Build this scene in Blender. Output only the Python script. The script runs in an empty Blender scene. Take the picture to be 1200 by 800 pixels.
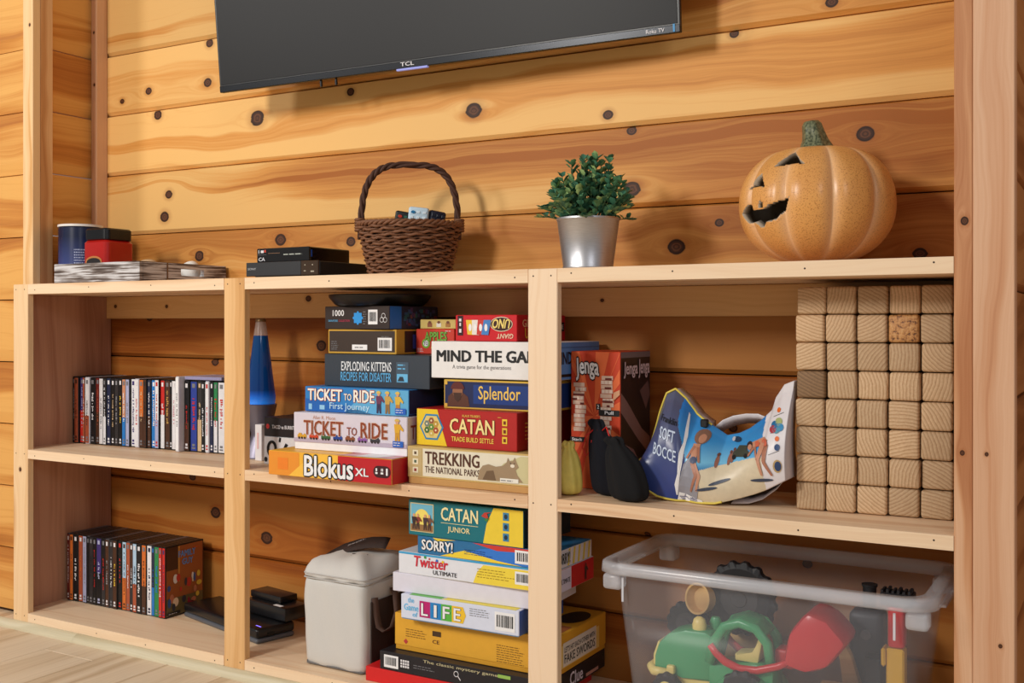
import bpy, bmesh, math, random
from mathutils import Vector, Matrix
random.seed(7)
S = bpy.context.scene
C = S.collection
R = math.radians
PI = math.pi

# ------------------------------------------------------------------ camera, world, lights, exposure
cam = bpy.data.cameras.new('camera'); camo = bpy.data.objects.new('camera', cam); C.objects.link(camo)
cam.sensor_width = 36; cam.lens = 37.24; cam.shift_y = -20/1200; cam.clip_start = .05
camo.location = (0, -1.823, .825); camo.rotation_euler = (R(90), 0, math.atan(.58))
S.camera = camo
w = bpy.data.worlds.new('world'); S.world = w; w.use_nodes = True
bg = w.node_tree.nodes['Background']; bg.inputs[0].default_value = (1, .975, .96, 1); bg.inputs[1].default_value = .27

def lamp(name, loc, target, size, power, col):
    l = bpy.data.lights.new(name, 'AREA'); l.shape = 'RECTANGLE'; l.size = size[0]; l.size_y = size[1]; l.energy = power; l.color = col
    o = bpy.data.objects.new(name, l); C.objects.link(o); o.location = loc
    o.rotation_euler = (Vector(target)-Vector(loc)).to_track_quat('-Z', 'Y').to_euler()
    return o
lamp('window_light', (-2.25, -3.3, 2.2), (-1.9, .2, .9), (.5, .6), 76, (1, .95, .88))
lamp('side_window_light', (-4.0, -2.8, 2.4), (-1.9, .2, .9), (.45, .45), 36, (1, .96, .9))
lamp('right_fill_light', (1.6, -3.0, 2.3), (-.6, .2, .7), (.9, .9), 16, (.95, .96, 1))  # added cool fill with no visible source, lifts the right-facing sides
S.view_settings.view_transform = 'Standard'; S.view_settings.look = 'None'
S.view_settings.exposure = 0.0; S.view_settings.gamma = 1; S.view_settings.use_curve_mapping = False

# ------------------------------------------------------------------ materials
def lin(c):
    out = []
    for v in c[:3]:
        v /= 255
        out.append(v/12.92 if v <= .04045 else ((v+.055)/1.055)**2.4)
    return (*out, 1)
class NT:
    def __init__(s, name):
        s.m = bpy.data.materials.new(name); s.m.use_nodes = True; s.t = s.m.node_tree; s.n = s.t.nodes
        s.b = s.n['Principled BSDF']
    def link(s, a, b): s.t.links.new(a, b)
    def node(s, t, **kw):
        n = s.n.new(t)
        for k, v in kw.items(): setattr(n, k, v)
        return n
    def put(s, sock, v):
        if hasattr(v, 'is_output'): s.link(v, sock)
        else: sock.default_value = v
    def math(s, op, a, b=0, c=0, clamp=False):
        n = s.node('ShaderNodeMath', operation=op, use_clamp=clamp)
        for i, v in enumerate((a, b, c)): s.put(n.inputs[i], v)
        return n.outputs[0]
    def comb(s, x, y, z):
        n = s.node('ShaderNodeCombineXYZ')
        for i, v in enumerate((x, y, z)): s.put(n.inputs[i], v)
        return n.outputs[0]
    def noise(s, vec, scale, detail=2, rough=.5, dist=0):
        n = s.node('ShaderNodeTexNoise'); s.link(vec, n.inputs['Vector'])
        n.inputs['Scale'].default_value = scale; n.inputs['Detail'].default_value = detail
        n.inputs['Roughness'].default_value = rough; n.inputs['Distortion'].default_value = dist
        return n.outputs[0]
    def ramp(s, f, stops):
        n = s.node('ShaderNodeValToRGB'); s.put(n.inputs[0], f)
        el = n.color_ramp.elements
        while len(el) < len(stops): el.new(.5)
        for e, (p, c) in zip(el, stops): e.position = p; e.color = c
        return n.outputs[0]
    def mix(s, f, a, b, mode='MIX'):
        n = s.node('ShaderNodeMix', data_type='RGBA', blend_type=mode)
        s.put(n.inputs[0], f); s.put(n.inputs[6], a); s.put(n.inputs[7], b)
        return n.outputs[2]
    def smooth(s, v, a, b, lo=0, hi=1):
        n = s.node('ShaderNodeMapRange', interpolation_type='SMOOTHSTEP')
        s.put(n.inputs[0], v); n.inputs[1].default_value = a; n.inputs[2].default_value = b
        n.inputs[3].default_value = lo; n.inputs[4].default_value = hi
        return n.outputs[0]
    def bump(s, h, strength, dist=.002):
        n = s.node('ShaderNodeBump'); n.inputs['Strength'].default_value = strength; n.inputs['Distance'].default_value = dist
        s.link(h, n.inputs['Height']); s.link(n.outputs[0], s.b.inputs['Normal'])

CACHE = {}
def P(rgb, rough=.5, metal=0, var=.06, scale=60, spec=.4, key=None, emit=0):
    """plain procedural material: one colour with a little mottling"""
    k = key or ('p', tuple(rgb), rough, metal, var, scale, emit)
    if k in CACHE: return CACHE[k]
    n = NT('mat_%03d_%03d_%03d' % tuple(int(v) for v in rgb[:3]))
    tc = n.node('ShaderNodeTexCoord')
    nz = n.noise(tc.outputs['Object'], scale, 3)
    c = lin(rgb); a = tuple(v*(1-var) for v in c[:3])+(1,); b = tuple(min(1, v*(1+var)) for v in c[:3])+(1,)
    n.link(n.mix(nz, a, b), n.b.inputs['Base Color'])
    n.b.inputs['Roughness'].default_value = rough; n.b.inputs['Metallic'].default_value = metal
    n.b.inputs['Specular IOR Level'].default_value = spec
    if emit:
        n.b.inputs['Emission Color'].default_value = c; n.b.inputs['Emission Strength'].default_value = emit
    CACHE[k] = n.m
    return n.m

def wood(name, light, mid, dark, axis='X', knots=(), bands=9, seed=0., rough=.42, rand=True, contrast=1.0, fine=.2, warp=.018, heart=None, streak=None):
    """pine: growth bands that flow round knots; axis = direction of the grain"""
    n = NT(name)
    tc = n.node('ShaderNodeTexCoord'); sp = n.node('ShaderNodeSeparateXYZ'); n.link(tc.outputs['Object'], sp.inputs[0])
    x, y, z = sp.outputs
    L, A, D = {'X': (x, z, y), 'Z': (z, n.math('ADD', x, y), 0.), 'Y': (y, x, z), 'S': (x, n.math('ADD', y, z), 0.)}[axis]
    off = seed
    if rand:
        oi = n.node('ShaderNodeObjectInfo'); off = n.math('MULTIPLY_ADD', oi.outputs['Random'], 41.7, seed)
    A2 = A
    ks = []
    lo = n.noise(n.comb(n.math('MULTIPLY', L, 1.7), n.math('MULTIPLY', A, 4.), n.math('ADD', D, off)), 1.6, 2)
    for (l, a, r) in knots:
        dl = n.math('MULTIPLY', n.math('SUBTRACT', L, l), .42); da = n.math('SUBTRACT', A, a)
        q = n.math('ADD', n.math('MULTIPLY', dl, dl), n.math('MULTIPLY', da, da))
        k = n.math('DIVIDE', r*r*3.2, n.math('ADD', q, r*r*.9))
        A2 = n.math('SUBTRACT', A2, n.math('MULTIPLY', da, k))
        d2 = n.math('SQRT', n.math('ADD', n.math('MULTIPLY', n.math('MULTIPLY', dl, dl), 4.1), n.math('MULTIPLY', da, da)))
        ks.append(n.math('DIVIDE', d2, r))
    A3 = n.math('ADD', A2, n.math('MULTIPLY', n.math('SUBTRACT', lo, .5), warp*4))
    S3 = n.math('ADD', n.math('MULTIPLY', D, 1.0), off)
    big = n.noise(n.comb(n.math('MULTIPLY', L, .4), n.math('MULTIPLY', A3, float(bands)), S3), 1.0, 3, .5)
    ring = n.noise(n.comb(n.math('MULTIPLY', L, .9), n.math('MULTIPLY', A3, 90.), S3), 1.0, 3, .6)
    fin = n.noise(n.comb(n.math('MULTIPLY', L, 6.), n.math('MULTIPLY', A2, 330.), S3), 1.0, 2, .6)
    big = n.smooth(big, .46, .62)
    ln = n.noise(n.comb(n.math('MULTIPLY', L, 1.1), n.math('MULTIPLY', A3, 240.), S3), 1.0, 2, .6)
    f = n.math('ADD', n.math('MULTIPLY', n.math('SUBTRACT', big, .5), .62*contrast), n.math('MULTIPLY', n.math('SUBTRACT', ring, .5), .55))
    f = n.math('ADD', f, n.math('MULTIPLY', n.math('SUBTRACT', ln, .5), .34))
    f = n.math('ADD', f, .40)
    if streak:
        a0, a1, w0, w1, amp = streak
        cen = n.math('MULTIPLY_ADD', L, a1, a0); wid = n.math('MULTIPLY_ADD', L, w1, w0)
        dd = n.math('DIVIDE', n.math('ABSOLUTE', n.math('SUBTRACT', A3, cen)), wid)
        f = n.math('ADD', f, n.smooth(dd, 1.25, .8, 0, amp))
    if heart: f = n.math('ADD', f, n.smooth(L, heart[0], heart[1], 0, heart[2]))
    f = n.math('ADD', f, n.math('MULTIPLY', n.math('SUBTRACT', fin, .5), fine))
    col = n.ramp(f, [(.12, lin(light)), (.5, lin(mid)), (.95, lin(dark))])
    for k in ks:
        wob = n.math('ADD', k, n.math('MULTIPLY', n.math('SUBTRACT', ring, .5), .5))
        col = n.mix(n.smooth(wob, 2.1, .9, 0, .38), col, lin((158, 92, 42)))
        rings = n.math('SINE', n.math('MULTIPLY', wob, 17))
        kc = n.mix(n.math('MULTIPLY_ADD', rings, .3, .45), lin((58, 34, 24)), lin((116, 72, 46)))
        kc = n.mix(n.smooth(wob, .55, .9), kc, lin((40, 22, 15)))
        col = n.mix(n.smooth(wob, 1.08, .9), col, kc)
    n.link(col, n.b.inputs['Base Color'])
    n.b.inputs['Roughness'].default_value = rough+.08; n.b.inputs['Specular IOR Level'].default_value = .22
    n.bump(fin, .12, .001)
    return n.m

# ------------------------------------------------------------------ geometry helpers
def link(o, parent=None):
    C.objects.link(o)
    if parent is not None: o.parent = parent
    return o
def tag(o, label=None, cat=None, group=None, kind=None):
    if label: o['label'] = label
    if cat: o['category'] = cat
    if group: o['group'] = group
    if kind: o['kind'] = kind
    return o
def thing(name, label, cat, loc=(0, 0, 0), rz=0., group=None):
    o = bpy.data.objects.new(name, None); o.empty_display_size = .02
    C.objects.link(o); o.location = loc; o.rotation_euler = (0, 0, R(rz))
    return tag(o, label, cat, group)
def meshobj(name, verts, faces, mat, parent=None, smooth=False, mi=None):
    m = bpy.data.meshes.new(name); m.from_pydata([tuple(v) for v in verts], [], faces)
    mats = mat if isinstance(mat, (list, tuple)) else [mat]
    for q in mats: m.materials.append(q)
    if mi: m.polygons.foreach_set('material_index', mi)
    if smooth: m.polygons.foreach_set('use_smooth', [True]*len(m.polygons))
    m.update()
    return link(bpy.data.objects.new(name, m), parent)
def bmobj(name, bm, mat, parent=None, smooth=False):
    m = bpy.data.meshes.new(name)
    bmesh.ops.recalc_face_normals(bm, faces=bm.faces)
    bm.to_mesh(m); bm.free()
    for q in (mat if isinstance(mat, (list, tuple)) else [mat]): m.materials.append(q)
    if smooth:
        m.polygons.foreach_set('use_smooth', [True]*len(m.polygons))
        try: m.set_sharp_from_angle(angle=R(40))
        except Exception: pass
    return link(bpy.data.objects.new(name, m), parent)
def add_box(bm, a, b, bev=0., seg=1):
    r = bmesh.ops.create_cube(bm, size=1)
    vs = r['verts']
    for v in vs:
        v.co = Vector(((a[0]+b[0])/2+v.co.x*(b[0]-a[0]), (a[1]+b[1])/2+v.co.y*(b[1]-a[1]), (a[2]+b[2])/2+v.co.z*(b[2]-a[2])))
    if bev:
        es = {e for v in vs for e in v.link_edges}
        bmesh.ops.bevel(bm, geom=list(es), offset=bev, segments=seg, affect='EDGES', profile=.5, clamp_overlap=True)
def box(name, a, b, mat, parent=None, bev=.001, seg=1, smooth=False):
    bm = bmesh.new(); add_box(bm, a, b, bev, seg)
    return bmobj(name, bm, mat, parent, smooth)
def boxes(name, lst, mat, parent=None, bev=.001, seg=1, smooth=False):
    bm = bmesh.new()
    for a, b in lst: add_box(bm, a, b, bev, seg)
    return bmobj(name, bm, mat, parent, smooth)
def lathe_data(prof, seg=40, cx=0, cy=0):
    vs, fs = [], []
    n = len(prof)
    for i in range(seg):
        t = 2*PI*i/seg
        for r, z in prof: vs.append((cx+r*math.cos(t), cy+r*math.sin(t), z))
    for i in range(seg):
        j = (i+1) % seg
        for k in range(n-1): fs.append((i*n+k, j*n+k, j*n+k+1, i*n+k+1))
    if prof[0][0] > 1e-6: fs.append(tuple(i*n for i in range(seg))[::-1])
    if prof[-1][0] > 1e-6: fs.append(tuple(i*n+n-1 for i in range(seg)))
    return vs, fs
def lathe(name, prof, mat, parent=None, seg=40, smooth=True, loc=None, rot=None):
    vs, fs = lathe_data(prof, seg)
    bm = bmesh.new()
    bv = [bm.verts.new(v) for v in vs]
    for f in fs:
        try: bm.faces.new([bv[i] for i in f])
        except ValueError: pass
    bmesh.ops.remove_doubles(bm, verts=bm.verts, dist=1e-6)
    o = bmobj(name, bm, mat, parent, smooth)
    if loc: o.location = loc
    if rot: o.rotation_euler = rot
    return o
def tube_geom(pts, rad, seg=8, closed=False):
    pts = [Vector(p) for p in pts]; n = len(pts)
    rads = rad if isinstance(rad, (list, tuple)) else [rad]*n
    vs, fs = [], []
    up = Vector((0, 0, 1)); prev = None
    for i, p in enumerate(pts):
        if closed: t = pts[(i+1) % n]-pts[i-1]
        else: t = pts[min(i+1, n-1)]-pts[max(i-1, 0)]
        t.normalize()
        if prev is None:
            a = up if abs(t.z) < .9 else Vector((1, 0, 0)); x = t.cross(a).normalized()
        else:
            x = (prev-t*prev.dot(t)).normalized()
        prev = x; y = t.cross(x)
        for k in range(seg):
            q = 2*PI*k/seg
            vs.append(p+(x*math.cos(q)+y*math.sin(q))*rads[i])
    m = n if closed else n-1
    for i in range(m):
        j = (i+1) % n
        for k in range(seg):
            l = (k+1) % seg
            fs.append((i*seg+k, i*seg+l, j*seg+l, j*seg+k))
    if not closed:
        fs.append(tuple(range(seg))[::-1]); fs.append(tuple((n-1)*seg+k for k in range(seg)))
    return vs, fs
def tubes(name, lst, mat, parent=None, seg=8):
    V, F = [], []
    for pts, rad, closed in lst:
        v, f = tube_geom(pts, rad, seg, closed); o = len(V)
        V += v; F += [tuple(i+o for i in q) for q in f]
    return meshobj(name, V, F, mat, parent, True)
def tube(name, pts, rad, mat, parent=None, seg=8, closed=False):
    return tubes(name, [(pts, rad, closed)], mat, parent, seg)
def prism(name, poly, y0, y1, mat, parent=None, bev=0., smooth=False):
    """polygon in the xz plane extruded along y"""
    bm = bmesh.new()
    a = [bm.verts.new((x, y0, z)) for x, z in poly]; b = [bm.verts.new((x, y1, z)) for x, z in poly]
    n = len(poly)
    bm.faces.new(a); bm.faces.new(b[::-1])
    for i in range(n): bm.faces.new((a[i], b[i], b[(i+1) % n], a[(i+1) % n]))
    if bev: bmesh.ops.bevel(bm, geom=list(bm.edges), offset=bev, segments=2, affect='EDGES', profile=.5, clamp_overlap=True)
    return bmobj(name, bm, mat, parent, smooth)

def rpts(w_, d_, r_, k=6):
    pts = []
    for cx, cy, a0 in ((w_/2-r_, d_/2-r_, 0), (-w_/2+r_, d_/2-r_, PI/2), (-w_/2+r_, -d_/2+r_, PI), (w_/2-r_, -d_/2+r_, 1.5*PI)):
        for i in range(k+1): a = a0+PI/2*i/k; pts.append((cx+r_*math.cos(a), cy+r_*math.sin(a)))
    return pts
def rprism(name, w_, d_, r_, prof, mat, parent):
    """upright body with rounded plan; prof = (z, inset)"""
    bm = bmesh.new(); rows_ = []
    for z, ins in prof: rows_.append([bm.verts.new((x, y, z)) for x, y in rpts(w_-2*ins, d_-2*ins, max(.002, r_-ins))])
    n = len(rows_[0])
    for a, b in zip(rows_, rows_[1:]):
        for i in range(n): bm.faces.new((a[i], a[(i+1) % n], b[(i+1) % n], b[i]))
    bm.faces.new(rows_[0]); bm.faces.new(rows_[-1])
    return bmobj(name, bm, mat, parent, True)
# printed matter: flat pieces that lie on a face of a thing
class Face:
    def __init__(s, o, u, v, n): s.o = Vector(o); s.u = Vector(u); s.v = Vector(v); s.n = Vector(n)
    def p(s, a, b, lay=1): return s.o+s.u*a+s.v*b+s.n*(.00035*lay)
def front(w, d, h): return Face((0, 0, 0), (1, 0, 0), (0, 0, 1), (0, -1, 0))
def right(w, d, h): return Face((w, 0, 0), (0, 1, 0), (0, 0, 1), (1, 0, 0))
def top(w, d, h): return Face((0, 0, h), (1, 0, 0), (0, 1, 0), (0, 0, 1))
def patch(par, F, pts, mat, lay=1, name='print'):
    return meshobj(name, [F.p(a, b, lay) for a, b in pts], [tuple(range(len(pts)))], mat, par)
def rect(par, F, u0, v0, u1, v1, mat, lay=1, name='print'):
    return patch(par, F, [(u0, v0), (u1, v0), (u1, v1), (u0, v1)], mat, lay, name)
def rects(par, F, lst, mat, lay=1, name='print'):
    V, Fc = [], []
    for u0, v0, u1, v1 in lst:
        o = len(V); V += [F.p(u0, v0, lay), F.p(u1, v0, lay), F.p(u1, v1, lay), F.p(u0, v1, lay)]; Fc.append((o, o+1, o+2, o+3))
    o = meshobj(name, V, Fc, mat, par)
    if len(lst) > 1: o['kind'] = 'stuff'
    return o
def oval(u, v, ru, rv, n=20, a0=0., a1=2*PI):
    return [(u+ru*math.cos(a0+(a1-a0)*i/n), v+rv*math.sin(a0+(a1-a0)*i/n)) for i in range(n if a1-a0 > 6.28 else n+1)]
def ell(par, F, u, v, ru, rv, mat, lay=1, name='print', n=20): return patch(par, F, oval(u, v, ru, rv, n), mat, lay, name)
TX = {}
def text_data(body, bold=0., space=1.):
    k = (body, bold, space)
    if k in TX: return TX[k]
    cu = bpy.data.curves.new('t', 'FONT'); cu.body = body; cu.resolution_u = 2; cu.offset = bold; cu.space_character = space
    cu.fill_mode = 'FRONT'
    ob = bpy.data.objects.new('t', cu); C.objects.link(ob)
    dg = bpy.context.evaluated_depsgraph_get(); dg.update()
    me = bpy.data.meshes.new_from_object(ob.evaluated_get(dg))
    vs = [(v.co.x, v.co.y) for v in me.vertices]; fs = [tuple(p.vertices) for p in me.polygons]
    bpy.data.objects.remove(ob); bpy.data.curves.remove(cu); bpy.data.meshes.remove(me)
    TX[k] = (vs, fs)
    return TX[k]
def text(par, F, body, u0, v0, u1, v1, mat, bold=0., lay=2, out=None, ow=.05, shear=0., flip=False, name='lettering', space=1., arch=0., warp=None):
    fat = bold*.55
    bv, bf = text_data(body, 0., space)
    xs = [v[0] for v in bv]; ys = [v[1] for v in bv]
    x0, x1, y0, y1 = min(xs)-fat, max(xs)+fat, min(ys)-fat*.5, max(ys)+fat*.5
    def mk(shifts, m, l, nm):
        V, Fc = [], []
        for k, (sx, sy) in enumerate(shifts):
            o_ = len(V)
            for x, y in bv:
                a = (x+sx-x0)/(x1-x0); b = (y+sy-y0)/(y1-y0)
                if flip: a, b = 1-a, 1-b
                uu = u0+(u1-u0)*a+shear*(v1-v0)*(b-.5); vv = v0+(v1-v0)*b+arch*(1-(2*a-1)**2)
                V.append(warp(uu, vv, l+.1*k) if warp else F.p(uu, vv, l+.1*k))
            Fc += [tuple(i+o_ for i in f) for f in bf]
        return meshobj(nm, V, Fc, m, par)
    if out:
        q = ow*.9
        mk([((q+fat)*math.cos(PI/4*i), (q+fat*.5)*math.sin(PI/4*i)) for i in range(8)], out, lay, 'lettering_outline')
        lay += 1.2
    return mk([(-fat, fat*.5), (fat, fat*.5), (-fat, -fat*.5), (fat, -fat*.5)] if fat > .004 else [(0, 0)], mat, lay, name)
def barcode(par, F, u0, v0, u1, v1, lay=2):
    rect(par, F, u0, v0, u1, v1, WHITE, lay, 'barcode_label')
    rs = []; u = u0+(u1-u0)*.1; rnd = random.Random(int(u0*1e4)+3)
    while u < u1-(u1-u0)*.12:
        ww = (u1-u0)*rnd.choice((.02, .035, .055)); rs.append((u, v0+(v1-v0)*.2, u+ww, v1-(v1-v0)*.16)); u += ww+(u1-u0)*rnd.choice((.025, .04))
    rects(par, F, rs, BLACK, lay+1, 'barcode')
def fine_print(par, F, u0, v0, u1, v1, rows, mat, lay=2, seed=1):
    rnd = random.Random(seed); rs = []; dh = (v1-v0)/rows
    for r in range(rows):
        u = u0; vv = v1-dh*(r+1)
        end = u0+(u1-u0)*rnd.uniform(.7, 1)
        while u < end:
            ww = dh*rnd.uniform(.5, 2.2); rs.append((u, vv+dh*.3, min(u+ww, end), vv+dh*.6)); u += ww+dh*.4
    rects(par, F, rs, mat, lay, 'fine_print')
def figure(par, F, u, v, h, skin, shirt, legs, lay=3, arm=1, hat=None):
    """a generic printed figure: legs, torso, arm, head"""
    w_ = h*.16
    patch(par, F, [(u-w_*.8, v), (u-w_*.2, v), (u, v+h*.3), (u+w_*.25, v), (u+w_*.85, v), (u+w_*.7, v+h*.5), (u-w_*.7, v+h*.5)], legs, lay, 'picture')
    patch(par, F, [(u-w_*.75, v+h*.42), (u+w_*.75, v+h*.42), (u+w_, v+h*.78), (u-w_, v+h*.78)], shirt, lay+1, 'picture')
    patch(par, F, [(u+arm*w_*.9, v+h*.78), (u+arm*w_*.6, v+h*.6), (u+arm*w_*1.8, v+h*.48), (u+arm*w_*2.0, v+h*.56)], shirt, lay+2, 'picture')
    ell(par, F, u, v+h*.88, h*.085, h*.11, skin, lay+2, 'picture', 14)
    if hat: patch(par, F, oval(u, v+h*.9, h*.13, h*.11, 10, 0, PI), hat, lay+3, 'picture')

WHITE = P((238, 238, 240), .5); BLACK = P((20, 20, 22), .5); OFFWHITE = P((226, 224, 228), .5); GREY = P((120, 120, 125), .5)
CREAM = P((238, 226, 186), .5); YELLOW = P((246, 206, 56), .45); GOLD = P((222, 176, 70), .45); RED = P((206, 32, 36), .4); BLUE = P((36, 96, 190), .45)
SKY = P((104, 178, 226), .45); NAVY = P((26, 46, 98), .45); GREEN = P((70, 160, 70), .45); BROWN = P((104, 58, 30), .5); SKIN = P((214, 160, 122), .5)
ORANGE = P((228, 110, 40), .45); TAN = P((196, 160, 112), .5); PURPLE = P((120, 84, 150), .5); TEAL = P((18, 110, 120), .45); LBLUE = P((110, 190, 236), .45)

# ------------------------------------------------------------------ the setting
def struct(o): o['kind'] = 'structure'; return o
def root_struct(name):
    o = bpy.data.objects.new(name, None); o.empty_display_size = .02; C.objects.link(o); return struct(o)
def plank_mesh(L, H, th=.02, ch=.0105):
    prof = [(0, ch), (0, H-.0045), (.006, H-.0015), (th, H-.0015), (th, .0015), (.009, .0015)]
    vs = [(0, y, z) for y, z in prof]+[(L, y, z) for y, z in prof]
    n = len(prof)
    fs = [tuple(range(n)), tuple(range(2*n-1, n-1, -1))]
    for i in range(n): fs.append((i, i+n, (i+1) % n+n, (i+1) % n))
    m = bpy.data.meshes.new('plank'); m.from_pydata(vs, [], fs); m.update()
    bm = bmesh.new(); bm.from_mesh(m); bmesh.ops.recalc_face_normals(bm, faces=bm.faces); bm.to_mesh(m); bm.free()
    return m
LT, MD, DK = (230, 182, 112), (212, 148, 74), (168, 98, 36)
# knots of the back wall: distance along the wall, height, radius
KN = [(0.193, 1.5042, .011), (0.08, 1.4857, .008), (0.232, 1.4309, .0135), (0.438, 1.6121, .0115), (0.431, 1.5031, .013), (0.618, 1.3857, .021), (0.938, 1.4238, .0105),
      (1.31, 1.3402, .019), (1.661, 1.2972, .0105), (1.718, 1.2582, .010), (0.261, 1.136, .015), (0.278, 1.1989, .012), (0.703, 1.0543, .0165), (0.941, 1.0417, .0125), (1.72, 1.1292, .017),
      (1.948, 1.4389, .0085), (2.147, 1.4753, .011), (1.823, 1.0009, .017), (1.918, 1.048, .009), (2.213, 1.2088, .015), (2.315, 0.9724, .0115), (0.401, 1.0191, .0145), (0.845, 0.774, .0135),
      (0.2, 0.8484, .0125), (0.464, 0.723, .0115), (0.468, 0.3054, .016), (0.658, 0.2544, .017), (2.105, 0.3571, .009), (1.758, 0.3789, .006), (0.378, 0.3981, .011), (1.513, 0.716, .007), (1.1, .62, .01), (1.95, .62, .009)]
wb = root_struct('wall_back')
wb.location = (-2.66, .311, 0); wb.rotation_euler = (0, math.atan(.012/2.24), 0)
STEP = .1788; G0 = 1.089
for k in range(-6, 8):
    z0 = G0+k*STEP
    kn = [(l, a-z0, r) for l, a, r in KN if z0 <= a < z0+STEP]
    bias = {1: .1, 2: .05, 0: .0}.get(k, random.uniform(-.12, .12))
    low = k < -1           # boards under the top shelf: bay shade put into a deeper orange pine colour
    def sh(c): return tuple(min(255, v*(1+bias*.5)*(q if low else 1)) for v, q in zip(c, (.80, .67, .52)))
    m = wood('pine_wall_plank', sh(LT), sh(MD), sh(DK), 'X', kn, bands=random.choice((5, 6, 7)), seed=k*3.7+50, rand=False, contrast=1.15, heart=(1.0, 2.1, .1) if not low else None, streak={1: (.085, .012, .013, .017, .42), 0: (.118, .008, .004, .004, .3), -1: (.06, .0, .01, .014, .25), 2: (.06, .0, .05, .01, .2), 3: (.05, .03, .01, .01, .3), -3: (.1, 0, .02, .01, .25), -5: (.08, .01, .012, .004, .3)}.get(k))  # heart: browner heartwood to the right, also painting in the light's falloff
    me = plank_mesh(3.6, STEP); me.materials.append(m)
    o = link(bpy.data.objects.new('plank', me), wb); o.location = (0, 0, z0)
box('backing', (-.05, .021, .0), (3.6, .04, 2.52), P((60, 40, 25), .9), wb, 0)
WL = wood('pine_side_plank', (228, 172, 96), (206, 140, 68), (168, 100, 46), 'X', (), 9, rand=True)
wf = root_struct('wall_front')
wf.location = (-4.6, .071, 0)
wl = root_struct('wall_left'); wl.location = (-2.66, 0, 0)
pm_f = {}
for k in range(-6, 8):
    z0 = 1.072+k*.177
    h = .177
    if z0 < 0: z0, h = .001, .177+(1.072+k*.177)
    if h > .02:
        me = plank_mesh(1.938, h, .02, min(.034, h*.4)); me.materials.append(WL)
        o = link(bpy.data.objects.new('plank', me), wf); o.location = (0, 0, z0)
    z0 = 1.08+k*.1775; h = .1775
    if z0 < 0: z0, h = .001, .1775+(1.08+k*.1775)
    if h > .02:
        me = plank_mesh(.2395, h, .02, min(.034, h*.4)); me.materials.append(WL)
        o = link(bpy.data.objects.new('plank', me), wl); o.rotation_euler = (0, 0, R(90)); o.location = (0, .0712, z0)
box('backing', (-.1, .021, 0), (1.93, .04, 2.5), P((60, 40, 25), .9), wf, 0)
wr = root_struct('wall_right'); wr.location = (-.1503, 0, 0)
WR = wood('pine_partition_plank', (190, 134, 86), (168, 110, 66), (130, 80, 46), 'X', (), 9, rand=True)
for k in range(-6, 8):
    z0 = 1.235+k*.1775; h = .1775
    if z0 < 0: z0, h = .001, .1775+(1.235+k*.1775)
    if h > .02:
        me = plank_mesh(.27, h); me.materials.append(WR)
        o = link(bpy.data.objects.new('plank', me), wr); o.rotation_euler = (0, 0, R(90)); o.location = (0, .039, z0)
STUD = wood('stud_pine', (236, 206, 160), (222, 182, 128), (186, 130, 80), 'Z', (), 14, contrast=.8)
STUD2 = wood('post_pine', (236, 196, 158), (222, 172, 128), (184, 118, 74), 'Z', [(-.0, .0, .001)], 12, contrast=.7)
def origin_box(name, a, b, mat, parent=None, bev=.0015):
    """box with its object origin at its own low corner"""
    o = box(name, (0, 0, 0), (b[0]-a[0], b[1]-a[1], b[2]-a[2]), mat, parent, bev); o.location = a
    return o
kpost = wood('tall_post_pine', (226, 182, 146), (206, 150, 108), (164, 98, 58), 'Z', [(.99, .016, .006), (1.42, .072, .003), (.62, .0125, .004), (.32, .07, .003)], 13, rand=False, seed=9., contrast=.95)
tp = root_struct('trim_1')
origin_box('stud', (-.239, 0, 0), (-.2112, .038, 2.52), kpost, tp)
kpost2 = wood('tall_post_pine_b', (224, 180, 146), (208, 154, 116), (170, 106, 68), 'Z', [(1.42, .044, .003), (.62, .02, .003), (.32, .04, .003)], 9, rand=False, seed=23., contrast=.7)
origin_box('stud', (-.2110, .0003, 0), (-.1503, .038, 2.52), kpost2, tp)
struct(origin_box('trim_2', (-2.658, .045, .9345), (-2.615, .069, 2.52), wood('corner_stud_pine', (238, 200, 150), (222, 172, 112), (180, 116, 66), 'Z', [(.72, .03, .004)], 12, rand=False, seed=3.)))
struct(origin_box('trim_3', (-2.6592, .271, .9345), (-2.6355, .3105, 2.52), wood('corner_strip_pine', (226, 180, 140), (206, 152, 108), (170, 108, 68), 'Z', [(.755, .012, .0035), (.6, .014, .004)], 12, rand=False, seed=5.)))
# the stud's deep side runs back along the recess
struct(origin_box('trim_4', (-2.6575, .0695, .9345), (-2.6155, .1095, 2.52), wood('corner_stud_inner_pine', (226, 180, 130), (206, 152, 100), (170, 108, 62), 'Z', [(.76, .02, .006)], 12, rand=False, seed=3.4)))

fl = root_struct('floor')
FLW = wood('floor_laminate', (226, 206, 178), (208, 184, 152), (176, 148, 116), 'Y', (), 11, rough=.5, contrast=.8)
fi = 0
for i in range(-26, 14):
    x0 = i*.183
    y = -4.2-(i*.37) % 1.1
    while y < .3:
        y1 = min(y+1.2, .31)
        vis = y1 > -3.2
        if vis:
            o = box('floor_plank', (0, 0, -.012), (.1815, y1-y-.0015, 0), FLW, fl, .0008); o.location = (x0, y, 0)
        y += 1.2
box('subfloor', (-4.8, -5.5, -.05), (2.6, .34, -.0125), P((70, 58, 46), .8), fl, 0)

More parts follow.
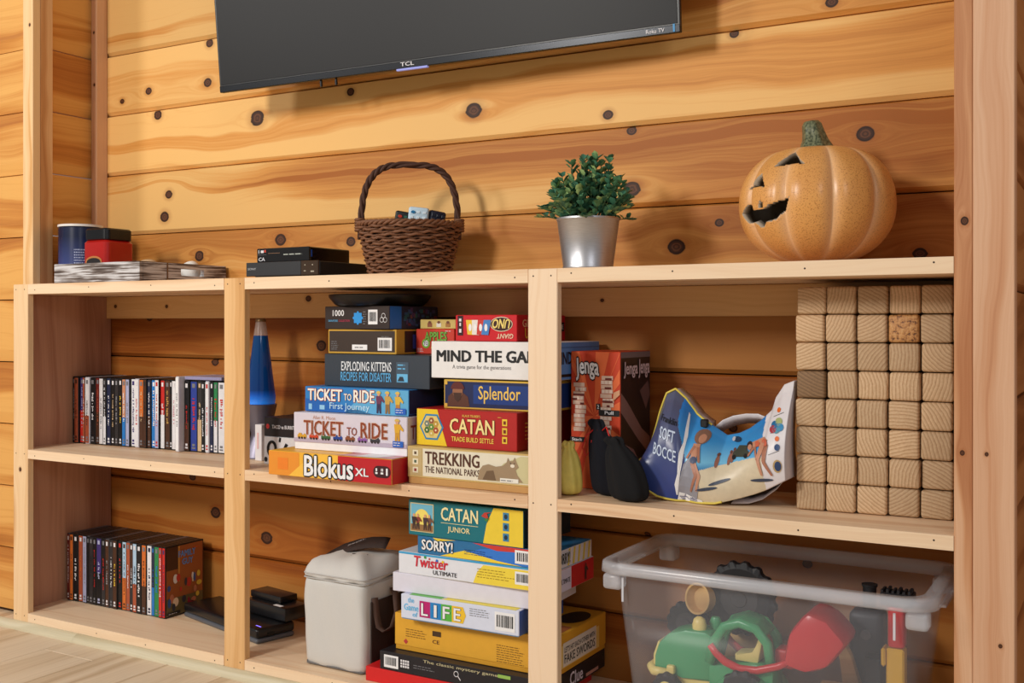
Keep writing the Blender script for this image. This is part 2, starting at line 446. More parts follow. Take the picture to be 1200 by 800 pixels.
# quarter-round moulding along the foot of the shelves
qr = [(0, 0)]+[(-.019*math.cos(a*PI/12), .0195*math.sin(a*PI/12)) for a in range(0, 7)]
ML = wood('moulding_wood', (216, 206, 178), (198, 186, 154), (164, 148, 116), 'X', (), 20, contrast=.6)
bbroot = root_struct('baseboard_front')
for x0, x1 in ((-2.71, -2.365), (-2.3645, -.241)):
    V = [(x, y, z) for x in (0, x1-x0) for y, z in qr]; n = len(qr)
    F_ = [tuple(range(n)), tuple(range(2*n-1, n-1, -1))]+[(i, i+n, (i+1) % n+n, (i+1) % n) for i in range(n)]
    bm = bmesh.new(); bv = [bm.verts.new(v) for v in V]; [bm.faces.new([bv[i] for i in f]) for f in F_]
    o = bmobj('moulding', bm, ML, bbroot, False); o.location = (x0, -.0005, 0)

# ------------------------------------------------------------------ built-in shelving unit
SU = thing('shelving_unit', 'built-in pine shelving unit with three bays of open shelves', 'shelf', (0, 0, 0))
SHF = wood('shelf_pine', (242, 214, 180), (230, 194, 156), (202, 152, 112), 'S', (), 14, contrast=.75)
SHK = wood('shelf_pine_knotted', (240, 214, 168), (228, 194, 142), (200, 150, 96), 'X', [], 14, contrast=.75)
PAN = wood('panel_pine', (196, 148, 120), (174, 124, 98), (140, 94, 70), 'Z', (), 8, contrast=.8)
CLT = wood('cleat_pine', (224, 180, 124), (208, 158, 100), (176, 122, 70), 'X', (), 12, contrast=.7)
NAIL = P((50, 34, 24), .7)
posts = [(-2.635, -2.573), (-1.844, -1.778), (-1.021, -.9555)]
for i, (a, b) in enumerate(posts):
    o = origin_box('post', (a, 0, .0005), (b, .0185, .934), wood('post_pine_%s' % 'abc'[i], *[((238, 204, 160), (222, 178, 128), (190, 136, 88)), ((232, 188, 134), (214, 164, 106), (176, 118, 68)), ((244, 216, 184), (232, 196, 156), (190, 126, 80))][i], 'Z', [(.43, .03, .005)] if i == 0 else (), [16, 12, 7][i], rand=False, seed=[2.2, 8.1, 15.4][i], contrast=[.8, .8, 1.0][i]), SU)
bays = [(-2.573, -1.844), (-1.778, -1.021), (-.9555, -.2392)]
def shelf(z0, z1, bs, name='shelf'):
    bm = bmesh.new()
    add_box(bm, (-2.6172, .0187, z0), (-.2392, .3095, z1), 0)
    add_box(bm, (-.2392, .0387, z0), (-.1705, .3095, z1), 0)
    for a, b in bs: add_box(bm, (a+.0002, 0, z0), (b-.0002, .0187, z1), 0)
    o = bmobj(name, bm, SHF, SU)
    o.location = (0, 0, 0)
    return o
shelf(.907, .934, bays)
shelf(.462, .486, bays)
shelf(.0195, .043, bays)
origin_box('side_panel', (-2.635, .0187, .0005), (-2.6174, .3095, .9065), PAN, SU)
kc = wood('cleat_knotted', (224, 180, 124), (208, 158, 100), (176, 122, 70), 'X', [(.04, .036, .005), (.255, .034, .005), (1.62, .036, .004), (.78, .05, .008)], 12, rand=False, contrast=.7, seed=4.)
origin_box('cleat', (-2.617, .291, .842), (-.1705, .3105, .9065), kc, SU)
nl = []
bm = bmesh.new()
for a, b in bays:
    n = 4
    for zc in (.9215, .474, .031):
        for i in range(n):
            x = a+.03+(b-a-.06)*i/(n-1)+random.uniform(-.03, .03)*(0 < i < n-1)
            r = bmesh.ops.create_circle(bm, cap_ends=True, radius=.0017, segments=8, matrix=Matrix.Translation((x, -.0002, zc+random.uniform(-.005, .005))) @ Matrix.Rotation(R(90), 4, 'X'))
for a, b in posts:
    for zc in (.92, .474, .035):
        for dx in (.012, b-a-.014):
            bmesh.ops.create_circle(bm, cap_ends=True, radius=.0017, segments=8, matrix=Matrix.Translation((a+dx, -.0002, zc)) @ Matrix.Rotation(R(90), 4, 'X'))
bmobj('nail_head', bm, NAIL, SU)

# ------------------------------------------------------------------ television
TVW, TVH = 1.228, .705
tv = thing('television', 'large flat television with black bezel tilted down on the pine wall', 'television', (-2.009, .15, 1.4177), math.degrees(math.atan2(.0575, 1.2267)))
tv.rotation_euler = (R(5.5), 0, tv.rotation_euler[2])
TVB = P((16, 17, 19), .35, spec=.5)
def tvm():
    n = NT('tv_screen'); n.b.inputs['Base Color'].default_value = lin((46, 46, 48)); n.b.inputs['Roughness'].default_value = .45
    tc = n.node('ShaderNodeTexCoord'); n.link(n.mix(n.noise(tc.outputs['Object'], 300, 2), lin((28, 28, 30)), lin((32, 32, 34))), n.b.inputs['Base Color'])
    n.b.inputs['Specular IOR Level'].default_value = .22
    return n.m
box('bezel', (0, 0, 0), (TVW, .012, TVH), TVB, tv, .002, 2)
box('screen', (.006, -.0012, .019), (TVW-.006, .003, TVH-.006), tvm(), tv, .0004)
box('bottom_bar', (.0005, -.0016, .0005), (TVW-.0005, .004, .016), P((40, 42, 46), .25, .6), tv, .001)
boxes('back_cover', [((.1, .012, .03), (TVW-.1, .05, .5)), ((.02, .012, .02), (TVW-.02, .02, TVH-.02))], BLACK, tv, .004, 2)
box('badge', (.54, -.002, -.004), (.625, .006, .001), P((150, 156, 220), .2, .3, emit=.35), tv, .001)  # bluish reflection on the badge put in as a faint glow
Ft = Face((0, -.002, 0), (1, 0, 0), (0, 0, 1), (0, -1, 0))
text(tv, Ft, 'TCL', .553, .0055, .59, .0145, OFFWHITE, .02)
text(tv, Ft, 'Roku TV', 1.155, .0045, 1.195, .0125, OFFWHITE, .02)
rect(tv, Ft, 1.213, .002, 1.217, .018, P((30, 120, 170), .4, emit=.3), 2, 'status_strip')
box('cable_stub', (.312, .006, -.016), (.317, .012, 0), BLACK, tv, .001)
box('cable_stub', (.357, .006, -.016), (.362, .012, 0), BLACK, tv, .001)
box('wall_mount', (.55, .0505, .15), (.7, .14, .4), BLACK, tv, .004)

# ------------------------------------------------------------------ top of the shelves
ZT = .9345
def weathered():
    n = NT('weathered_wood'); tc = n.node('ShaderNodeTexCoord'); sp = n.node('ShaderNodeSeparateXYZ'); n.link(tc.outputs['Object'], sp.inputs[0])
    al = n.math('ADD', sp.outputs[0], sp.outputs[1])
    v = n.comb(n.math('MULTIPLY', al, 7), n.math('MULTIPLY', sp.outputs[2], 190), 0)
    a = n.noise(v, 1, 4, .6, .6)
    v2 = n.comb(n.math('MULTIPLY', al, 9), n.math('MULTIPLY', sp.outputs[2], 30), 3)
    b = n.noise(v2, 1, 2)
    f = n.math('ADD', n.math('MULTIPLY', n.math('SUBTRACT', a, .5), 1.8), n.math('MULTIPLY', b, 1.0))
    n.link(n.ramp(f, [(.2, lin((64, 50, 44))), (.42, lin((120, 108, 102))), (.62, lin((206, 204, 206)))]), n.b.inputs['Base Color'])
    n.b.inputs['Roughness'].default_value = .8; n.bump(a, .3, .0008)
    return n.m
WTH = weathered()
tr = thing('wooden_tray', 'grey weathered wooden tray with cut-out handle holding candles and stones', 'tray', (-2.471, .006, ZT), 0)
tw, td, th = .33, .296, .05
o = box('front_side', (0, 0, 0), (tw, .012, th), WTH, tr, .001)
box('back_side', (0, td-.012, 0), (tw, td, th), WTH, tr, .001)
box('left_side', (0, .0122, 0), (.012, td-.0122, th), WTH, tr, .001)
# right side with a slot, built round the opening
y0, y1 = .0122, td-.0122; sy0, sy1, sz0, sz1 = .135, .215, .018, .036
boxes('right_side', [((tw-.012, y0, 0), (tw, sy0, th)), ((tw-.012, sy1, 0), (tw, y1, th)), ((tw-.012, sy0, 0), (tw, sy1, sz0)), ((tw-.012, sy0, sz1), (tw, sy1, th))], WTH, tr, 0)
boxes('corner_strip', [((tw-.0005, y0+.075, 0), (tw+.0015, y0+.079, th))], P((120, 90, 66), .7), tr, 0)
box('bottom', (.012, .0122, .0005), (tw-.0122, td-.0122, .007), WTH, tr, 0)
def tinmat():
    n = NT('navy_tin'); tc = n.node('ShaderNodeTexCoord'); sp = n.node('ShaderNodeSeparateXYZ'); n.link(tc.outputs['Object'], sp.inputs[0])
    n.link(n.ramp(n.math('MULTIPLY', sp.outputs[2], 7.5), [(.05, lin((70, 84, 150))), (.9, lin((18, 28, 60)))]), n.b.inputs['Base Color'])
    n.b.inputs['Roughness'].default_value = .25
    return n.m
zc = ZT+.008
tn = thing('canister', 'dark blue round canister with white rim squeezed beside the grey tray', 'canister', (-2.5505, .15, ZT))
tn.scale = (1, 1, 1.125)
lathe('body', [(0, 0), (.056, 0), (.058, .002), (.058, .142), (.054, .145), (0, .145)], tinmat(), tn, 48)
lathe('rim', [(.050, .1445), (.060, .1445), (.060, .150), (.052, .151), (.050, .149)], P((226, 222, 218), .4), tn, 48)
fpv = []
rnd = random.Random(4)
for r_ in range(7):
    a = -.95
    while a < -.25+rnd.uniform(-.2, .0):
        da = rnd.uniform(.02, .07); z = .085-r_*.0065; fpv.append((a, z, a+da, z+.003)); a += da+.025
V, F_ = [], []
for a, z, b, z2 in fpv+[(-1.2, .034, -.2, .0385)]:
    for i in range(3):
        t0 = a+(b-a)*i/3; t1 = a+(b-a)*(i+1)/3; q = len(V)
        for t, zz in ((t0, z), (t1, z), (t1, z2), (t0, z2)): V.append((.0584*math.cos(t), .0584*math.sin(t), zz))
        F_.append((q, q+1, q+2, q+3))
meshobj('fine_print', V, F_, P((170, 180, 214), .5), tn)
cd = thing('jar_candle', 'red jar candle with black lid standing in the grey tray', 'candle', (-2.371, .10, zc))
cd.scale = (1.06, 1.06, 1)
rprism('jar', .09, .09, .016, [(0, .004), (.003, 0), (.100, 0), (.106, .006)], P((176, 26, 20), .15, spec=.6), cd)
rprism('lid', .086, .086, .016, [(.1065, .003), (.109, 0), (.134, 0), (.138, .004)], P((16, 17, 20), .25), cd)
Fc = Face((-.03, -.0453, 0), (1, 0, 0), (0, 0, 1), (0, -1, 0))
patch(cd, Fc, [(.0, .012), (.06, .012), (.06, .05)]+oval(.03, .05, .03, .014, 10, 0, PI)[1:]+[(0, .05)], P((190, 120, 60), .5), 1, 'label')
patch(cd, Fc, [(.004, .012), (.056, .012), (.056, .048)]+oval(.03, .048, .026, .011, 10, 0, PI)[1:]+[(.004, .048)], P((30, 24, 24), .5), 2, 'label')
rect(cd, Fc, .018, .012, .042, .034, GOLD, 3, 'label_picture')
rect(cd, Fc, .024, .014, .036, .03, NAVY, 4, 'label_picture')
fine_print(cd, Fc, .012, .036, .048, .05, 1, CREAM, 3)
def pebble(name, label, loc, s, rgb, seed):
    bm = bmesh.new(); bmesh.ops.create_icosphere(bm, subdivisions=3, radius=1)
    rnd = random.Random(seed); a, b = rnd.uniform(0, 6), rnd.uniform(0, 6)
    for v in bm.verts:
        f = 1+.12*math.sin(2*v.co.x+a)+.1*math.sin(3*v.co.y+b); v.co = Vector((v.co.x*s[0]*f, v.co.y*s[1]*f, (v.co.z+1)*s[2]))
    o = bmobj(name, bm, P(rgb, .6, scale=90, var=.2), None, True); o.location = loc
    return tag(o, label, 'stone')
pebble('pebble', 'beige flat stone lying in the grey tray beside the red candle', (-2.262, .14, zc), (.036, .03, .0285), (196, 168, 134), 3)
pebble('pebble', 'small tan stone in the grey tray next to the beige one', (-2.292, .06, zc), (.022, .02, .023), (190, 150, 108), 8)
pebble('white_egg_stone', 'smooth white rounded stone in the grey tray above its handle slot', (-2.195, .23, zc), (.026, .026, .0275), (236, 234, 230), 11)

DVB = P((44, 45, 48), .4); GLB = P((12, 12, 14), .12, spec=.6)
d1 = thing('disc_player', 'flat dark grey disc player under the glossy receiver', 'player', (-1.777, .004, ZT), 0)
box('body', (0, .006, .003), (.217, .2, .033), BLACK, d1, .0015)
box('front_panel', (0, 0, .002), (.1665, .0055, .034), DVB, d1, .001)
box('display_panel', (.1668, 0, .002), (.2168, .0055, .034), P((62, 46, 32), .15, spec=.6), d1, .001)  # brown reflection in the display painted as its base colour
boxes('foot', [((.01, .02, -.0004), (.03, .04, .003)), ((.185, .02, -.0004), (.205, .04, .003)), ((.01, .16, -.0004), (.03, .18, .003)), ((.185, .16, -.0004), (.205, .18, .003))], BLACK, d1, 0)
Fd = front(1, 1, 1)
text(d1, Fd, 'SONY', .006, .0165, .032, .0215, P((170, 172, 176), .4), .03)
rects(d1, Fd, [(.178, .023, .181, .0255), (.2, .023, .203, .0255), (.196, .008, .206, .011), (.176, .01, .182, .012)], P((170, 160, 140), .5), 2, 'button')
d2 = thing('set_top_box', 'glossy black set-top box stacked on the grey disc player', 'receiver', (-1.768, .03, ZT+.0345), 0)
box('body', (.001, .005, .0), (.158, .148, .034), GLB, d2, .003, 2)
box('front_panel', (0, 0, .001), (.159, .0065, .034), P((20, 18, 18), .18, spec=.6), d2, .002, 2)
fine_print(d2, Fd, .083, .014, .146, .022, 1, P((176, 180, 170), .5), 2, 5)
rects(d2, Fd, [(.006, .022, .008, .03), (.013, .023, .022, .029)], OFFWHITE, 2, 'logo'); rect(d2, Fd, .0235, .024, .029, .03, P((200, 60, 40), .5), 2, 'logo')
rect(d2, Fd, .004, .0186, .03, .0192, GREY, 2, 'logo'); text(d2, Fd, 'CA', .006, .004, .026, .0125, OFFWHITE, .03)
rect(d2, Fd, .036, .021, .072, .022, P((140, 100, 70), .5), 2, 'slot')
meshobj('blue_label', [(.1586, .0075, .011), (.1586, .012, .011), (.1586, .012, .027), (.1586, .0075, .027)], [(0, 1, 2, 3)], P((30, 90, 190), .4), d2)

# wicker basket
WK = P((122, 80, 54), .6, var=.5, scale=110); WK2 = P((74, 46, 34), .75, var=.4, scale=90)
bk = thing('wicker_basket', 'brown wicker basket with tall hoop handle holding remote controls', 'basket', (-1.425, .165, ZT), 34)
BH = .118
def brad(z):
    t = z/BH
    return .088+.027*t, .062+.022*t
rows = 17
weav = []
for r_ in range(rows):
    z = .005+(BH-.012)*r_/(rows-1); ra, rb = brad(z); pts = []
    nst = 22
    for i in range(110):
        t = 2*PI*i/110
        wv = .0046*math.cos(nst/2*t+PI*r_)
        lump = .0006*math.sin(37*t+r_*2.3)
        pts.append(((ra+wv)*math.cos(t), (rb+wv)*math.sin(t), z+lump+.0012*math.sin(nst*t+r_)))
    weav.append((pts, .0036, True))
tubes('weaving', weav, WK, bk, 5)
stk = []
for i in range(22):
    t = 2*PI*(i+.5)/22; a0, b0 = brad(0); a1, b1 = brad(BH)
    stk.append(([(a0*math.cos(t), b0*math.sin(t), .001), (a1*math.cos(t), b1*math.sin(t), BH)], .0026, False))
tubes('stakes', stk, WK2, bk, 5)
rim = []
for s_ in range(3):
    pts = []
    ra, rb = brad(BH)
    for i in range(120):
        t = 2*PI*i/120; q = 16*t+s_*2*PI/3
        pts.append(((ra+.004*math.cos(q))*math.cos(t), (rb+.004*math.cos(q))*math.sin(t), BH+.001+.004*math.sin(q)))
    rim.append((pts, .0036, True))
tubes('rim', rim, WK, bk, 6)
a0, b0 = brad(0)
lathe('lining', [(0, .003), (.98, .003), (1.29, BH-.004), (1.25, BH-.004), (.94, .006), (0, .006)], P((40, 26, 20), .9), bk, 40).scale = (a0*.955, b0*.955, 1)
hand = []
for s_ in range(3):
    pts = []
    for i in range(90):
        f = i/89; 
        # superellipse arch rising from the rim's two ends
        t = PI*f; cx = math.cos(t); sx = math.sin(t)
        x = -.111*math.copysign(abs(cx)**.62, cx); z = .085+.172*abs(sx)**.62
        q = f*34+s_*2*PI/3
        nx, nz = (cx, sx)
        pts.append((x-nx*.0042*math.cos(q), .0045*math.sin(q), z+nz*.0042*math.cos(q)))
    hand.append((pts, .0044, False))
tubes('handle', hand, WK2, bk, 6)
for sx in (-1, 1):
    tubes('handle_wrap', [([(sx*.1135+.010*math.cos(2*PI*i/12), .0125*math.sin(2*PI*i/12), BH-.012+j*.006) for i in range(12)], .0033, True) for j in range(5)], WK, bk, 5)
# remotes standing in the basket
def remote(name, label, loc, rot, w_, l_, t_, body, btn, seed, accent=None):
    rr = thing(name, label, 'remote', loc); rr.rotation_euler = rot
    box('case', (-w_/2, -t_/2, -l_), (w_/2, t_/2, 0), body, rr, t_*.28, 3, True)
    Fr = Face((-w_/2, -t_/2, -l_), (1, 0, 0), (0, 0, 1), (0, -1, 0))
    rnd = random.Random(seed)
    bm = bmesh.new()
    for row in range(6):
        for c_ in range(3):
            u = w_*(.2+.3*c_); v = l_-.011-row*.012
            add_box(bm, (-w_/2+u-.0038, -t_/2-.0012, -l_+v-.003), (-w_/2+u+.0038, -t_/2+.001, -l_+v+.003), .0008)
    bmobj('button', bm, btn, rr)
    if accent: ell(rr, Fr, w_*.24, l_-.011, .005, .0034, accent, 5, 'button', 14)
    return rr
remote('remote_control', 'white remote control with pale buttons sticking out of the wicker basket', (-1.393, .158, ZT+.157), (R(8), R(6), R(30)), .046, .12, .019, P((196, 218, 232), .4), P((226, 238, 246), .4), 2, P((40, 120, 170), .4))
remote('remote_control', 'black remote control with coloured buttons lying low in the basket', (-1.433, .165, ZT+.149), (R(10), R(10), R(30)), .05, .11, .016, P((22, 26, 26), .45), P((52, 104, 88), .4), 3, P((200, 60, 40), .4))
remote('remote_control', 'dark navy rounded remote control at the right end of the basket', (-1.366, .192, ZT+.15), (R(6), R(8), R(55)), .04, .11, .02, P((28, 32, 52), .3), P((40, 44, 60), .4), 4)

# potted plant
PX, PY = -.938, .10
pt = thing('potted_plant', 'artificial leafy green plant in a brushed metal pot', 'plant', (PX, PY, ZT))
def potmat():
    n = NT('brushed_metal'); tc = n.node('ShaderNodeTexCoord'); sp = n.node('ShaderNodeSeparateXYZ'); n.link(tc.outputs['Object'], sp.inputs[0])
    v = n.comb(n.math('MULTIPLY', sp.outputs[0], 60), n.math('MULTIPLY', sp.outputs[1], 60), n.math('MULTIPLY', sp.outputs[2], 900))
    a = n.noise(v, 1, 2); n.link(n.mix(a, lin((176, 176, 180)), lin((206, 206, 210))), n.b.inputs['Base Color'])
    n.b.inputs['Metallic'].default_value = .9; n.b.inputs['Roughness'].default_value = .38
    return n.m
lathe('pot', [(0, 0), (.05, 0), (.0515, .003), (.0515, .006), (.0505, .008), (.0625, .098), (.0645, .1), (.0645, .1035), (.0605, .1035), (.057, .09), (0, .088)], potmat(), pt, 56)
V, F_, MI = [], [], []
rnd = random.Random(21)
stems = []
def leaf(p, d, up, L, W, mi):
    d = d.normalized(); s_ = d.cross(up)
    if s_.length < .1: s_ = d.cross(Vector((1, 0, 0)))
    s_.normalize(); nn = s_.cross(d)
    o = len(V)
    V.extend([p, p+d*L*.35+s_*W*.42+nn*.0015, p+d*L*.35-nn*.001, p+d*L*.35-s_*W*.42+nn*.0015, p+d*L*.72+s_*W*.4+nn*.002, p+d*L*.72-nn*.0006, p+d*L*.72-s_*W*.4+nn*.002, p+d*L])
    for f in ((0, 1, 2), (0, 2, 3), (1, 4, 5, 2), (2, 5, 6, 3), (4, 7, 5), (5, 7, 6)):
        F_.append(tuple(o+i for i in f)); MI.append(mi)
for i in range(84):
    az = rnd.uniform(0, 2*PI); lean = rnd.uniform(.0, 1.0)**.8
    rt = .094*lean; hgt = .132*(1-.62*lean**2.6)*rnd.uniform(.5, 1.08)
    base = Vector((.03*lean*math.cos(az), .03*lean*math.sin(az), .088))
    tip = Vector((rt*math.cos(az), rt*math.sin(az), .088+hgt))
    if lean > .86 and rnd.random() < .4: tip.z -= rnd.uniform(.01, .05)
    mid = (base+tip)/2+Vector((.012*math.cos(az), .012*math.sin(az), .014))
    pts = [base*(1-t)**2+mid*2*t*(1-t)+tip*t*t for t in [k/7 for k in range(8)]]
    stems.append((pts, .0009, False))
    for k in range(2, 8):
        d = (pts[k]-pts[k-1]).normalized()
        for s_ in range(2 if k < 7 else 3):
            a = rnd.uniform(0, 2*PI); sd = Vector((math.cos(a), math.sin(a), rnd.uniform(.0, .6)))
            leaf(pts[k], d*.55+sd*.8, Vector((0, 0, 1)), rnd.uniform(.014, .021), rnd.uniform(.011, .016), rnd.choice((0, 0, 0, 1, 1, 2)))
tubes('stems', stems, P((60, 84, 52), .6), pt, 5)
lf = meshobj('foliage', V, F_, [P((66, 118, 92), .4, var=.3), P((98, 146, 102), .42, var=.25), P((154, 184, 118), .45, var=.2)], pt, True, MI)
lf['kind'] = 'stuff'

# pumpkin
PKX, PKY, PKZ, PR, PH = -.4955, .155, 1.046, .141, .1115
pk = thing('pumpkin_lantern', 'glazed orange ceramic pumpkin lantern with carved grinning face and green stem', 'pumpkin', (PKX, PKY, PKZ))
def pkmat():
    n = NT('pumpkin_glaze'); tc = n.node('ShaderNodeTexCoord'); sp = n.node('ShaderNodeSeparateXYZ'); n.link(tc.outputs['Object'], sp.inputs[0])
    sk = n.noise(tc.outputs['Object'], 420, 2, .6); bl = n.noise(tc.outputs['Object'], 22, 2)
    c = n.mix(bl, lin((232, 170, 94)), lin((216, 152, 86)))
    c = n.mix(n.smooth(sk, .53, .64, 0, .6), c, lin((160, 96, 44)))
    at = n.node('ShaderNodeAttribute'); at.attribute_name = 'groove'
    c = n.mix(n.math('MULTIPLY', at.outputs['Fac'], .75), c, lin((240, 196, 150)))
    n.link(c, n.b.inputs['Base Color']); n.b.inputs['Roughness'].default_value = .3; n.b.inputs['Specular IOR Level'].default_value = .35
    return n.m
PKM = pkmat()
def inside(pt_, poly):
    x, y = pt_; c_ = False; n = len(poly)
    for i in range(n):
        x1, y1 = poly[i]; x2, y2 = poly[i-1]
        if (y1 > y) != (y2 > y) and x < (x2-x1)*(y-y1)/(y2-y1)+x1: c_ = not c_
    return c_
holes = [[(-139.4, 12.), (-122.1, 25.), (-115.7, 11.)], [(-112.5, 29.9), (-98.9, 50.4), (-85.1, 30.2), (-95, 32.)], [(-122, -6), (-120.5, 0), (-117.2, -1.), (-117., -6)],
         [(-139, -1), (-130, -2), (-127.6, -6.7), (-121, -6.9), (-115, -6.3), (-112, -4), (-106, -2.2), (-95.5, .7), (-99.6, -9.7), (-107, -17.7), (-116.8, -19.5), (-119, -23), (-122.6, -24.1), (-125, -20), (-130, -18), (-139.5, -18), (-147, -8)]]
def pkr(th_, ph):
    """surface point; ribs pinch in at regular longitudes"""
    g = abs(math.cos(5*(th_+R(10))))
    rib = 1-.075*(1-g)**2.2*math.cos(ph)**.5
    c_, s_ = math.cos(ph), math.sin(ph)
    rr = PR*(abs(c_)**.86)*rib
    z = PH*math.copysign(abs(s_)**.93, s_)
    top_dip = .012*math.exp(-((1-abs(s_))*14)) if s_ > 0 else .0
    return (rr*math.cos(th_), rr*math.sin(th_), z-top_dip), (1-g)**2.5
NU, NV = 400, 150
V, G, idx = [], [], {}
for j in range(NV+1):
    ph = R(-88+176*j/NV)
    for i in range(NU):
        p, g = pkr(2*PI*i/NU-PI, ph); V.append(p); G.append(g)
F_ = []
for j in range(NV):
    for i in range(NU):
        lon = (i+.5)/NU*360-180; lat = -88+176*(j+.5)/NV
        if -150 < lon < -80 and -30 < lat < 55 and any(inside((lon, lat), h) for h in holes): continue
        k = (i+1) % NU
        F_.append((j*NU+i, j*NU+k, (j+1)*NU+k, (j+1)*NU+i))
F_.append(tuple(range(NU))[::-1]); F_.append(tuple(NV*NU+i for i in range(NU)))
CLAY = P((176, 160, 140), .8, var=.2)
o = meshobj('shell', V, F_, [PKM, CLAY], pk, True)
at = o.data.attributes.new('groove', 'FLOAT', 'POINT'); at.data.foreach_set('value', G)
md = o.modifiers.new('thick', 'SOLIDIFY'); md.thickness = .013; md.offset = -1; md.material_offset = 1; md.material_offset_rim = 1
def stemmat():
    n = NT('pumpkin_stem'); tc = n.node('ShaderNodeTexCoord'); a = n.noise(tc.outputs['Object'], 260, 3)
    n.link(n.ramp(a, [(.35, lin((58, 66, 44))), (.6, lin((120, 124, 92)))]), n.b.inputs['Base Color']); n.b.inputs['Roughness'].default_value = .35
    return n.m
V, F_ = [], []
prof = [(.033, -.004), (.027, .004), (.0215, .014), (.0185, .026), (.0165, .036), (.013, .0405), (.0, .041)]
ns = 40
for j, (r_, z) in enumerate(prof):
    for i in range(ns):
        t = 2*PI*i/ns; rr = r_*(1+.09*math.cos(6*t)*(1-j/7)); V.append((rr*math.cos(t)-.010*(z/.04)**1.3 if z > 0 else rr*math.cos(t), rr*math.sin(t), z+(.004*math.cos(6*t+PI) if j == 0 else 0)+.10*(rr*math.cos(t))*(z > .03)))
for j in range(len(prof)-1):
    for i in range(ns): F_.append((j*ns+i, j*ns+(i+1) % ns, (j+1)*ns+(i+1) % ns, (j+1)*ns+i))
o = meshobj('stem', V, F_, stemmat(), pk, True); o.location = (0, 0, PH-.009); o.scale = (1.05, 1.05, 1.28)

# ------------------------------------------------------------------ disc cases
ZM, ZB = .4865, .0435
CASE = P((22, 22, 24), .35)
def disc_case(x0, x1, y0, z0, h, d, spine, marks, label, group, seed, lower=None, case=CASE, badge=True):
    wd = x1-x0-.0005
    t = thing('disc_case', label, 'disc case', (x0, y0, z0), 0, group)
    box('case', (0, .0004, 0), (wd, d, h), case, t, min(.0015, wd*.12))
    Fs = Face((0, .0003, 0), (1, 0, 0), (0, 0, 1), (0, -1, 0))
    m = wd*.07
    sp_ = rect(t, Fs, m, .003, wd-m, h-.003, spine, 1, 'spine')
    rnd = random.Random(seed)
    if lower: rect(sp_, Fs, m, .003, wd-m, h*rnd.uniform(.4, .5), lower, 2, 'spine_picture')
    # a title running down the spine, broken into letter-like strokes, and small marks at both ends
    rs = []
    v = h*rnd.uniform(.62, .86); end = h*rnd.uniform(.22, .4)
    tw_ = wd*rnd.uniform(.26, .5); u0 = wd*.5-tw_/2
    while v > end:
        hh = rnd.uniform(.0018, .0045); rs.append((u0+rnd.uniform(0, .35)*tw_, v-hh, u0+tw_*rnd.uniform(.6, 1), v)); v -= hh+rnd.choice((.0014, .0014, .0018, .006))
    rects(sp_, Fs, rs, marks, 3, 'title')
    if badge:
        rects(sp_, Fs, [(wd*.25, .008, wd*.75, .012), (wd*.3, .015, wd*.7, .021), (wd*.28, h-.019, wd*.72, h-.008)], rnd.choice((OFFWHITE, GREY, marks)), 3, 'spine_badge')
    return t
CN = {'black': (24, 24, 26), 'white': (226, 226, 230), 'brick': (168, 84, 56), 'purple': (62, 50, 110), 'dark red': (110, 36, 32), 'navy': (34, 42, 70), 'charcoal': (48, 46, 48), 'lavender': (168, 172, 204),
      'orange': (206, 108, 44), 'brown': (74, 46, 32), 'blue': (40, 120, 196), 'red': (196, 42, 36), 'yellow': (232, 196, 64), 'royal blue': (44, 64, 150), 'cream': (206, 178, 140), 'green': (44, 130, 76),
      'grey': (140, 140, 146), 'gold': (190, 150, 80), 'pink': (206, 150, 160), 'pale blue': (170, 200, 224), 'skin': (200, 140, 108)}
def cm(n): return P(CN[n], .4, var=.12)
upx = [-2.6145, -2.602, -2.5842, -2.568, -2.5589, -2.54, -2.5192, -2.5019, -2.4848, -2.4725, -2.4555, -2.4407, -2.4259, -2.4105, -2.3959, -2.3807, -2.3629, -2.3465, -2.3296, -2.3167, -2.3025, -2.2846, -2.2693, -2.2528, -2.2327, -2.2233, -2.2077, -2.1892, -2.1768, -2.1572, -2.1311, -2.1142, -2.101, -2.0873, -2.0743, -2.0595, -2.0343, -2.0186]
ups = [('black', 'grey', None), ('brick', 'brown', None), ('purple', 'lavender', 'red'), ('brick', 'white', None), ('white', 'charcoal', 'brick'), ('black', 'white', None), ('dark red', 'brick', 'brown'), ('white', 'grey', None), ('charcoal', 'white', 'white'),
       ('navy', 'white', None), ('black', 'cream', None), ('charcoal', 'grey', None), ('black', 'yellow', None), ('skin', 'white', 'blue'), ('lavender', 'grey', None), ('white', 'purple', None), ('white', 'red', None), ('orange', 'cream', 'brown'), ('brown', 'charcoal', None), ('navy', 'white', 'brown'),
       ('blue', 'white', None), ('white', 'red', 'lavender'), ('red', 'white', 'white'), ('brown', 'gold', None), ('black', 'brown', None), ('white', 'pink', None), ('yellow', 'red', None), None, ('black', 'red', 'brown'), ('royal blue', 'red', None), ('charcoal', 'cream', 'cream'), ('black', 'white', None), ('white', 'red', None), ('black', 'white', 'navy'), ('green', 'red', 'white'), ('white', 'red', None), ('blue', 'white', None)]
used = {}
def dvd_label(s_, m_, l_, where):
    lab = '%s disc case, %s title, %s, %s' % (s_, m_, ('%s lower spine' % l_) if l_ else 'plain spine', where)
    return lab
def neighbour(lab, prev):
    if lab in used: lab = '%s, beside the %s one' % (lab, prev)
    used[lab] = 1
    return lab
